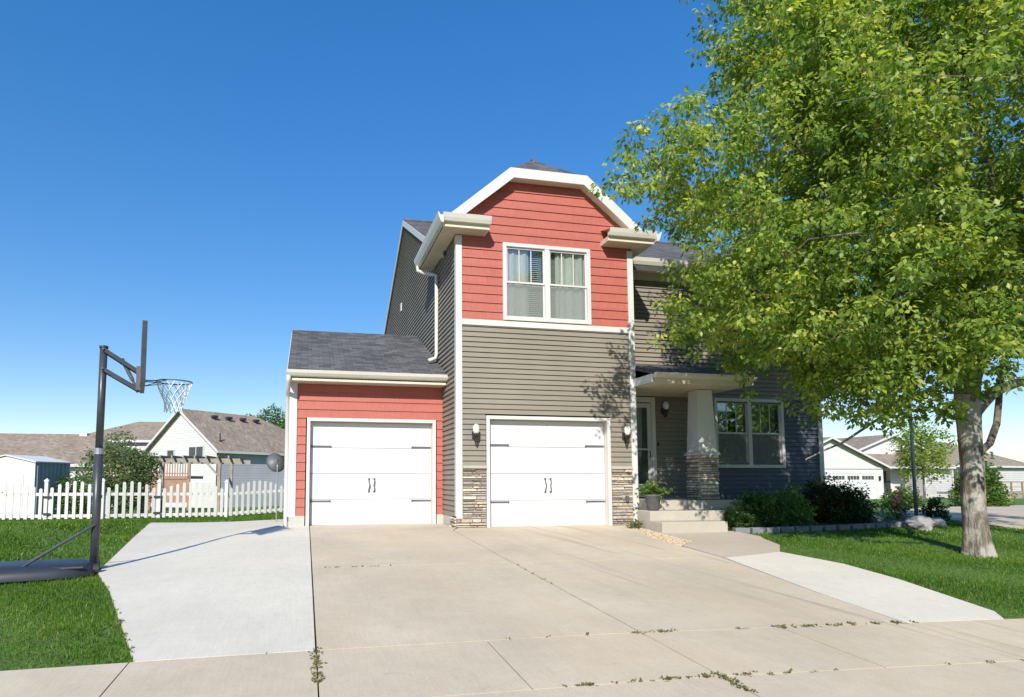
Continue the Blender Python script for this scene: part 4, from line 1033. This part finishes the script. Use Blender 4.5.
def gable_house(name, label, loc, rz, L, W, zw, rise, wall='taupe_n', roof='shingle_b', hip_far=0, ov=.35, side=None, lap_e=.16):
    """local: gable front in plane y=0 looking -y, x from -W/2..W/2, runs back to y=L"""
    T = thing(name, label, 'house', loc, rz)
    gx_ = lambda z: [(-W/2, W/2)] if z < zw else [(-(W/2)*(1-(z-zw)/rise), (W/2)*(1-(z-zw)/rise))]
    lap('gable_wall', M[wall], (0, 0, 0), (1,0,0), (0,-1,0), -.6, zw+rise-.02, lap_e, gx_, None, d=.010).parent = T
    for sx in (-1, 1):
        o = lap('side_wall', M[side or wall], (sx*W/2, 0, 0), (0,1,0), (sx,0,0), -.6, zw, lap_e, lambda z: [(0, L)], None, d=.012); o.parent = T
    MB().quad((-W/2, L, -.6), (W/2, L, -.6), (W/2, L, zw), (-W/2, L, zw)).build('back_wall', M[wall], T, local=True)
    sl = rise/(W/2); mb = MB(); e = W/2+ov; ze = zw-ov*sl
    yb = L+ov
    if hip_far: slab(mb, [(-e, -ov, ze), (0, -ov, zw+rise), (0, L-hip_far, zw+rise), (-e, yb, ze)], .1); slab(mb, [(e, -ov, ze), (e, yb, ze), (0, L-hip_far, zw+rise), (0, -ov, zw+rise)], .1); slab(mb, [(-e, yb, ze), (0, L-hip_far, zw+rise), (e, yb, ze)], .1)
    else: slab(mb, [(-e, -ov, ze), (0, -ov, zw+rise), (0, yb, zw+rise), (-e, yb, ze)], .1); slab(mb, [(e, -ov, ze), (e, yb, ze), (0, yb, zw+rise), (0, -ov, zw+rise)], .1)
    rf = mb.build('roof', M[roof], T, local=True)
    mb = MB()
    for sx in (-1, 1): mb.prism([(sx*e, -ov-.03, ze-.18), (0, -ov-.03, zw+rise-.18), (0, -ov-.03, zw+rise+.0), (sx*e, -ov-.03, ze+.0)], (0, .03, 0)); mb.box(sx*e-.06, sx*e+.06, -ov, yb, ze-.2, ze-.04)
    mb.build('fascia', M['white'], T, local=True)
    mb = MB()
    for sx in (-1, 1): mb.box(sx*W/2-.06, sx*W/2+.06, -.04, .06, -.6, zw-.1)
    mb.build('corner_trim', M['white'], T, local=True)
    return T, rf
# near neighbour: corner C at (-5.2,40), gable wall recedes left-back at 45 deg, side wall recedes right-back
def corner_loc(cxy, ang, W):     # right front corner at cxy
    return (cxy[0]-math.cos(ang)*W/2, cxy[1]-math.sin(ang)*W/2)
an = R(-45.5); W1 = 7.4
lx, ly = corner_loc((-5.2, 40), an, W1)
N1, rf = gable_house('neighbour_house', 'pale gabled neighbour house with brown shingle roof behind the pergola', (lx, ly, -.75), an, 10.5, W1, 3.72, 2.55, 'taupe_n', 'shingle_b', 4.6, .3, 'lavender')
nwin(N1, .9, 2.3, 2.95, 3.75, -.02, split=2); nwin(N1, -1.4, -.7, 2.9, 3.6, -.02, split=1)
for i in range(4): part_box((.75, 1.05, 1.6+i*1.15, 1.95+i*1.15, 5.78, 5.93), 'roof_vent', 'dark', rf)
mb = MB(); mb.tube([(3.2, .5, 3.5), (3.2, .5, 4.6)], .04, 6); mb.box(2.95, 3.45, .45, .5, 4.1, 4.15); mb.build('vent_pipe', M['dark'], rf, local=True)
MB().tube([(W1/2+.05, -.07, 3.4), (W1/2+.05, -.07, 0)], .05, 6).build('downspout', M['dark'], N1, local=True)
# satellite dish on its roof
def dish(name, label, loc, rz, s=1.0, tilt=35, mount='mast', lift=0):
    T = thing(name, label, 'satellite dish', loc, rz); mb = MB(); n = 20; rings = 5; vs = [(0, -.0, 0)]; fs = []
    ct, st = math.cos(R(tilt)), math.sin(R(tilt))
    def tf(x, y, z): return (x*s, (y*ct-z*st)*s-.18*s, (y*st+z*ct)*s+.42*s+lift)
    V_ = []
    for i in range(rings+1):
        for k_ in range(n): a = 2*math.pi*k_/n; r_ = .32*i/rings; V_.append(tf(r_*math.cos(a), -.16*(1-(i/rings)**2)*-1-.16*0, r_*1.1*math.sin(a)))
    mb.add(V_, [(i*n+k_, i*n+(k_+1) % n, (i+1)*n+(k_+1) % n, (i+1)*n+k_) for i in range(rings) for k_ in range(n)])
    o = mb.build('reflector', M['galv'] if mount == 'mast' else M['iron'], T, local=True, smooth=True); sm = o.modifiers.new('s', 'SOLIDIFY'); sm.thickness = .012
    mb = MB(); mb.tube([(0, 0, -.05), (0, .0, .3*s+lift), (0, -.05*s, .42*s+lift)], .02*s, 8); mb.build('mast', M['galv'], T, local=True)
    mb = MB(); mb.tube([tf(0, 0, -.33), tf(0, -.35, -.12)], .012*s, 6); c = tf(0, -.35, -.1); mb.box(c[0]-.03, c[0]+.03, c[1]-.04, c[1]+.04, c[2]-.02, c[2]+.05); mb.build('feed_arm', M['galv'], T, local=True)
    return T
dish('satellite_dish', 'dark satellite dish beside the left corner of the single garage, near the fence end', (-.64, 15.2, h(-.64, 15.2)), R(200), .72, 25, 'ground', 1.12)
# second neighbour roofs
def hip_house(name, label, loc, rz, W, D, zw, rise, ridge, wall='taupe_n', roof='shingle_b'):
    T = thing(name, label, 'house', loc, rz)
    for n_, p0, ux, nr, Ls in (('front_wall', (-W/2, 0, 0), (1,0,0), (0,-1,0), W), ('side_wall', (-W/2, 0, 0), (0,1,0), (-1,0,0), D), ('side_wall', (W/2, 0, 0), (0,1,0), (1,0,0), D)):
        o = lap(n_, M[wall], p0, ux, nr, -.8, zw, .2, lambda z, Ls=Ls: [(0, Ls)], None); o.parent = T
    MB().quad((-W/2, D, -.8), (W/2, D, -.8), (W/2, D, zw), (-W/2, D, zw)).build('back_wall', M[wall], T, local=True)
    e = .4; mb = MB(); r0, r1 = ridge; zz_ = zw+rise; a, b, c, d = (-W/2-e, -e, zw), (W/2+e, -e, zw), (W/2+e, D+e, zw), (-W/2-e, D+e, zw); p, q_ = (r0, D/2, zz_), (r1, D/2, zz_)
    slab(mb, [a, b, q_, p], .1); slab(mb, [c, d, p, q_], .1); slab(mb, [d, a, p], .1); slab(mb, [b, c, q_], .1); rf = mb.build('roof', M[roof], T, local=True)
    MB().box(-W/2-e-.05, W/2+e+.05, -e-.05, -e, zw-.22, zw-.04).build('fascia', M['white'], T, local=True)
    return T, rf
N2, _ = hip_house('neighbour_house', 'brown-roofed neighbour house just left of the pale gabled one, mostly behind the tree', (-13.2, 55, -1.0), R(-8), 11, 9, 5.2, 1.9, (-2.0, 3.2))
N3, rf3 = hip_house('neighbour_house', 'long low neighbour house with brown roof behind the garden shed', (-21.5, 45, -1.0), R(-4), 20, 10, 3.0, 2.25, (-9.5, 6.0))
part_box((5.3, 5.8, 4.6, 5.2, 4.9, 5.3), 'chimney_vent', 'taupe_n', rf3)
# pergola
pg = thing('pergola', 'weathered timber pergola in front of the pale neighbour house', 'pergola', (-4.9, 30.6, h(-5, 30.6)), R(-6))
for x in (-1.9, 1.3):
    for y in (-1.2, 1.2): part_box((x-.07, x+.07, y-.07, y+.07, -.1, 2.3), 'post', 'wood', pg)
for y in (-1.2, 1.2): part_box((-2.4, 2.2, y-.04, y+.04, 2.32, 2.50), 'beam', 'wood', pg)
for i in range(9): part_box((-2.1+i*.48, -2.04+i*.48, -1.6, 1.6, 2.503, 2.62), 'rafter', 'wood', pg)
for y in (-1.2,): 
    MB().bar((1.3, y, 1.7), (.75, y, 2.3), .07, .07).build('knee_brace', M['wood'], pg, local=True)
# deck of neighbour
dk = thing('wooden_deck', 'brown wooden deck with slatted railing against the pale neighbour house', 'deck', (-7.2, 37.6, -.35), R(-8))
part_box((-2.6, 1.6, -2.2, -.0, 1.35, 1.5), 'deck_floor', 'cedar', dk)
for x in (-2.5, -.5, 1.5): part_box((x-.06, x+.06, -2.2, -2.08, -.3, 2.45), 'post', 'cedar', dk)
mb = MB(); mb.box(-2.5, 1.5, -2.17, -2.11, 2.35, 2.42); mb.box(-2.5, 1.5, -2.17, -2.11, 1.6, 1.67)
for i in range(30): mb.box(-2.45+i*.133, -2.41+i*.133, -2.16, -2.12, 1.5, 2.36)
mb.build('railing', M['cedar'], dk, local=True)
mb = MB()
for i in range(13): mb.box(-2.5+i*.31, -2.5+i*.31+.29, -2.14, -2.1, .1, 1.34)
mb.build('skirting', M['cedar'], dk, local=True)

def small_tree(name, label, x, y, ht, rx, rz, mat, n, per, size, seed, trunk_r=.07, zc=None, group=None, bark='bark_d'):
    g = np.random.default_rng(seed); z = h(x, y); T = thing(name, label, 'tree', (x, y, z), group=group)
    zc = ht-rz if zc is None else zc
    v = g.normal(0, 1, (n, 3)); v /= np.linalg.norm(v, axis=1, keepdims=True); rad = (.2+.8*g.random((n, 1)))**.5
    lump = 1+.2*np.sin(v[:, :1]*4+seed)*np.cos(v[:, 2:3]*5+seed)
    p = np.array([x, y, z+zc])+v*rad*lump*np.array([rx, rx, rz])
    p = p[p[:, 2] > z+.1]
    tg = p[g.choice(len(p), min(46, len(p)), False)]
    nd = [(np.array([x, y, z-.1]), None), (np.array([x+.02, y, z+max(.3, (zc-rz)*.6)]), 0), (np.array([x, y, z+zc*.8]), 1), (np.array([x, y, z+zc+rz*.4]), 2)]
    N, par = grow(nd, tg, g=g); r, ch = branch_mesh(N, par, {0: trunk_r, 1: trunk_r*.85, 2: trunk_r*.6, 3: trunk_r*.3}, .006)
    branch_build('trunk', N, par, r, ch, M[bark], T, 8)
    leaf_mesh('crown', p, per, (.14+size, .14+size, .12+size), size, mat, T, .3, seed=seed)
    return T
small_tree('tree', 'grey-green bushy tree behind the picket fence between shed and pergola', -7.5, 28.3, 3.45, 1.45, 1.65, M['leaf_g'], 900, 12, .10, 21, zc=1.7)
small_tree('tree', 'low dark green bush-like tree right of the shed, behind the gate', -9.2, 29.6, 2.0, 1.1, .9, M['leaf_m'], 420, 12, .10, 22, zc=.95)
small_tree('tree', 'green round-topped tree far behind, just left of the single garage roof', -4.0, 75, 10.2, 3.4, 3.4, M['leaf_m'], 900, 10, .25, 23, .2)
small_tree('tree', 'light green young tree on the neighbour lawn left of the maple trunk', 24.6, 20.8, 3.6, .95, 1.3, M['leaf'], 480, 11, .09, 24, .05, zc=2.3)
shrub('shrub', 'bright green tall bush on the far lawn right of the maple trunk', 'shrub', 27.6, 20.9, .95, .9, 2.2, M['leaf_m'], 700, 12, .10, seed=31)
shrub('shrub', 'low green bush beneath the young tree on the neighbour lawn', 'shrub', 23.5, 20.8, .9, .6, .8, M['leaf_m'], 300, 12, .09, seed=32)
small_tree('tree', 'green tree behind the ranch house across the side road', 46, 70, 9, 4, 3.2, M['leaf_m'], 900, 10, .28, 25, .22)
tb = [(-42, 120, 8), (-30, 130, 7), (-16, 140, 7), (62, 95, 9), (90, 110, 10), (-60, 100, 8)]
for i, (x, y, ht) in enumerate(tb):
    small_tree('tree', 'distant green tree standing beyond the neighbourhood roofs', x, y, ht, ht*.5, ht*.38, M['leaf_m'], 420, 9, .45, 40+i, .25, group='distant trees beyond the roofs')

for i, (x, y, ht) in enumerate([(24, -16, 9), (33, -13, 8), (43, -9, 9), (15, -24, 10)]):
    small_tree('tree', 'broad green tree standing across the street', x, y, ht, ht*.55, ht*.42, M['leaf_m'], 520, 10, .42, 60+i, .25, group='trees across the street')
# ------------------------------------------------------------------ background, right: ranch house with garage
R1, rfr = gable_house('ranch_house', 'cream ranch house with a white double garage door across the side road', (46.6, 48.2, -1.0), R(0), 5.0, 11.5, 3.35, 2.5, 'taupe_n', 'shingle_b', 0, .5)
dr = part_box((-1.6, 4.9, -.05, -.02, .0, 2.5), 'garage_door', 'door_white', R1)
mb = MB(); 
for i in range(3): mb.box(-1.6, 4.9, -.056, -.05, .61*(i+1), .61*(i+1)+.03)
mb.build('panel_joint', M['found'], dr, local=True)
for j in range(4):
    mb = MB()
    for i in range(4): mb.box(-1.35+j*1.6+i*.33, -1.35+j*1.6+i*.33+.28, -.07, -.05, 1.98, 2.32)
    mb.build('door_window', M['room_glass'], dr, local=True)
mb = MB(); mb.box(-1.85, -1.6, -.08, .0, 0, 2.8); mb.box(4.9, 5.15, -.08, 0, 0, 2.8); mb.box(-1.6, 4.9, -.08, 0, 2.5, 2.8); mb.build('door_casing', M['white'], R1, local=True)
part_box((5.3, 5.45, -.15, -.03, 1.9, 2.3), 'wall_lamp', 'dark', R1)
part_box((-5.75, 5.75, -.09, -.05, 2.95, 3.1), 'band_board', 'white', R1)
# right wing of ranch
part_box((5.80, 14.5, 2.6, 9.5, -.6, 3.3), 'wing_wall', 'taupe_n', R1)
mb = MB(); slab(mb, [(5.5, .6, 3.25), (15, .6, 3.25), (15, 4.95, 4.6), (5.5, 4.95, 4.6)], .12); mb.build('wing_roof', M['shingle_b'], R1, local=True)
part_box((5.6, 15, .52, .6, 3.03, 3.2), 'wing_fascia', 'white', R1)
d2 = part_box((7.9, 9.6, 2.5, 2.58, .35, 2.95), 'entry_door', 'white', R1); part_box((8.15, 9.35, 2.46, 2.5, .5, 2.8), 'door_glass', 'room_glass', d2)
nwin(R1, 12.0, 13.2, .9, 2.6, 2.58, split=2)
part_box((10.0, 10.4, .7, 1.1, 0, 3.1), 'porch_post', 'white', R1)
part_box((6.0, 13.5, .6, 2.6, -.3, .3), 'porch_slab', 'step', R1)
mb = MB(); mb.prism([(4.5, 5.0, 3.0), (20.5, 5.0, 3.0), (20.5, 5.0, 3.6), (12.5, 5.0, 6.5), (4.5, 5.0, 3.6)], (0, .1, 0)); mb.build('upper_gable', M['taupe_n'], R1, local=True)
mb = MB(); slab(mb, [(4.0, 4.6, 3.5), (12.5, 4.6, 6.65), (12.5, 14, 6.65), (4.0, 14, 3.5)], .15); slab(mb, [(12.5, 4.6, 6.65), (21, 4.6, 3.5), (21, 14, 3.5), (12.5, 14, 6.65)], .15); mb.build('upper_roof', M['shingle_b'], R1, local=True)
mb = MB(); mb.prism([(4.0, 4.55, 3.35), (12.5, 4.55, 6.45), (21, 4.55, 3.35), (21, 4.55, 3.52), (12.5, 4.55, 6.66), (4.0, 4.55, 3.52)], (0, .045, 0)); mb.build('upper_fascia', M['white'], R1, local=True)
# house at right edge
R2, rf2 = hip_house('neighbour_house', 'grey hip-roofed house behind the maple at the right edge of the photo', (66, 50, -1.0), R(6), 16, 11, 3.4, 2.7, (-4, 4), 'slate_d')
part_box((-4.0, -2.6, -.12, -.06, .9, 3.1), 'patio_door', 'white', R2)
part_box((-3.85, -3.35, -.16, -.12, 1.0, 3.0), 'door_glass', 'room_glass', R2); part_box((-3.25, -2.75, -.16, -.12, 1.0, 3.0), 'door_glass', 'room_glass', R2)
d2 = thing('wooden_deck', 'low tan wooden deck in front of the hip-roofed house at the right edge', 'deck', (62, 48.6, -.95), R(6))
part_box((-3.5, 6, -2.5, .0, .6, .8), 'deck_floor', 'wood', d2)
mb = MB(); mb.box(-3.5, 6, -2.5, -2.4, 1.65, 1.75); mb.box(-3.5, 6, -2.5, -2.4, 1.2, 1.27)
for i in range(7): mb.box(-3.5+i*1.56, -3.38+i*1.56, -2.52, -2.4, 0, 1.75)
mb.build('railing', M['cedar'], d2, local=True); part_box((-3.5, 6, -2.45, -2.4, 0, .6), 'skirting', 'wood', d2)

# ------------------------------------------------------------------ grass blades and joint weeds
def grass():
    g = np.random.default_rng(17); parts = []
    def field(x0, x1, y0, y1, dens, hgt, wid):
        n = int((x1-x0)*(y1-y0)*dens); P = g.random((n, 2))*np.array([x1-x0, y1-y0])+np.array([x0, y0])
        # camera-independent clumping
        cl = np.sin(P[:, 0]*3.1+2*np.sin(P[:, 1]*2.3))*np.sin(P[:, 1]*4.3+np.sin(P[:, 0]*1.7)); keep = g.random(n) < .75+.25*cl
        P = P[keep]; cl = cl[keep]
        for poly in paved:
            c = poly.mean(0); q_ = c+(poly-c)*.988; P_in = inpoly(P, q_); P = P[~P_in]; cl = cl[~P_in]
        m = ~((P[:, 0] > -.25) & (P[:, 0] < 12.4) & (P[:, 1] > 12.8)); P = P[m]; cl = cl[m]
        if not len(P): return
        parts.append((P, np.full(len(P), hgt), np.full(len(P), wid), cl))
    field(-7.5, -1.0, 4.6, 9.5, 3300, .046, .0055); field(6.3, 13.5, 4.6, 9.2, 2900, .046, .006); field(7.3, 16, 9.2, 12, 900, .055, .012)
    field(-12, -.3, 9.5, 15, 800, .06, .014); field(-12.5, 0, 15, 26, 330, .07, .022)
    P = np.concatenate([p[0] for p in parts]); hg = np.concatenate([p[1] for p in parts]); wd = np.concatenate([p[2] for p in parts]); cl = np.concatenate([p[3] for p in parts])
    n = len(P); a = g.uniform(0, 6.28, n); lean = g.uniform(.1, .8, n); ph = g.uniform(0, 6.28, n); hh = hg*g.uniform(.5, 1.25, n)
    b = np.stack([P[:, 0], P[:, 1], H(P[:, 0], P[:, 1])-.005], 1)
    s = np.stack([np.cos(a), np.sin(a), np.zeros(n)], 1)*wd[:, None]; d = np.stack([np.cos(ph)*lean, np.sin(ph)*lean, np.ones(n)], 1); d /= np.linalg.norm(d, axis=1, keepdims=True)
    tip = b+d*hh[:, None]; tip[:, 2] -= lean*hh*.15
    Vv = np.stack([b-s, b+s, tip], 1).reshape(-1, 3); Ff = np.arange(n*3).reshape(-1, 3)
    big = .5+.25*np.sin(P[:, 0]*1.3+1.7*np.sin(P[:, 1]*.9))*np.cos(P[:, 1]*1.1+P[:, 0]*.4)
    t_ = np.clip(big*.9+.14*cl+g.normal(0, .17, n), 0, .95); t_[g.random(n) < .03+.05*(big > .62)] = 1
    print('blades', n)
    tag(np_mesh('grass', Vv, Ff, M['blade'], None, t_), 'short mown green grass covering the lawns', 'grass', kind='stuff')
grass()
def weeds():
    g = np.random.default_rng(19); L = [((.1, 4.05), (.1, 4.75), 260, .02), ((-.6, 4.72), (.1, 4.72), 8, .008), ((1.5, D1), (2.5, D1), 14, .01), ((2.6, D1), (2.95, D1), 90, .018), ((1.6, 3.72), (3.4, 3.72), 320, .013), ((3.4, 3.72), (5.5, 3.72), 40, .01), ((DX, 3.45), (DX, 3.78), 140, .022),
        ((3.9, D1), (5.4, D1), 380, .014), ((3.5, D1), (3.8, D1), 14, .01), ((.25, D2), (.9, D2), 50, .009), ((.9, D2), (1.35, D2), 12, .008), ((DX, 6.2), (DX, D2), 30, .006), ((-1.14, 4.8), (-2.08, 7.55), 120, .012)]
    Pp = []; 
    for (x0, y0), (x1, y1), n, sd in L:
        u = g.random(n)**1; u = np.clip(u+.04*np.sin(u*40), 0, 1); Pp.append(np.stack([x0+(x1-x0)*u, y0+(y1-y0)*u], 1)+g.normal(0, sd, (n, 2)))
    P = np.concatenate(Pp); P = P[g.random(len(P)) < .26]; b = np.concatenate([P, (H(P[:, 0], P[:, 1])+.036)[:, None]], 1)
    leaf_mesh('joint_weeds', b, 5, (.012, .012, .004), .018, M['weed'], None, -.2, seed=5, up=.8)
    o = C.objects['joint_weeds']; tag(o, 'tiny dry weeds growing in the joints of the driveway slabs', 'weeds', kind='stuff')
weeds()

# ------------------------------------------------------------------ light, sky, camera
saz, sel = math.atan2(-.36, -1.0), R(33.5)        # direction towards the sun: (-.36,-1) in plan
sd = Vector((-.42, -1.0, 0)).normalized()*math.cos(sel)+Vector((0, 0, math.sin(sel)))
L_ = bpy.data.lights.new('sun', 'SUN'); L_.energy = 4.9; L_.angle = R(.53); L_.color = (1, .95, .87)
so = bpy.data.objects.new('sun', L_); C.objects.link(so); so.rotation_euler = sd.to_track_quat('Z', 'Y').to_euler(); so.location = (-10, -20, 20)
w = bpy.data.worlds.new('World'); S.world = w; w.use_nodes = True; nt = w.node_tree
sk = nt.nodes.new('ShaderNodeTexSky'); sk.sky_type = 'NISHITA'; sk.sun_disc = False; sk.sun_elevation = sel
sk.sun_rotation = math.atan2(sd.x, sd.y) ; sk.air_density = 1.0; sk.dust_density = .1; sk.ozone_density = 2.6; sk.altitude = 300
bg = nt.nodes['Background']; gm = nt.nodes.new('ShaderNodeGamma'); gm.inputs['Gamma'].default_value = .60; nt.links.new(sk.outputs[0], gm.inputs[0])
hs = nt.nodes.new('ShaderNodeHueSaturation'); hs.inputs['Saturation'].default_value = 1.80; hs.inputs['Hue'].default_value = .511
nt.links.new(gm.outputs[0], hs.inputs['Color']); nt.links.new(hs.outputs[0], bg.inputs[0]); bg.inputs[1].default_value = .15
hs.inputs['Value'].default_value = 1.60
S.view_settings.view_transform = 'Standard'; S.view_settings.look = 'None'; S.view_settings.gamma = 1; S.view_settings.exposure = .40
S.view_settings.use_curve_mapping = False
S.cycles.max_bounces = 8; S.cycles.transparent_max_bounces = 12; S.cycles.use_denoising = True

cam = bpy.data.cameras.new('camera'); co = bpy.data.objects.new('camera', cam); C.objects.link(co); S.camera = co
cam.sensor_width = 36; cam.sensor_fit = 'HORIZONTAL'; cam.lens = 625/1024*36; cam.clip_end = 3000; cam.clip_start = .05
cam.shift_x = (512-440)/1024; cam.shift_y = (430-348.5)/1024
P_ = R(4.57); Y_ = math.atan(135/625*math.cos(P_))
co.location = (0, 0, .94); co.rotation_euler = (math.pi/2+P_, 0, -Y_)
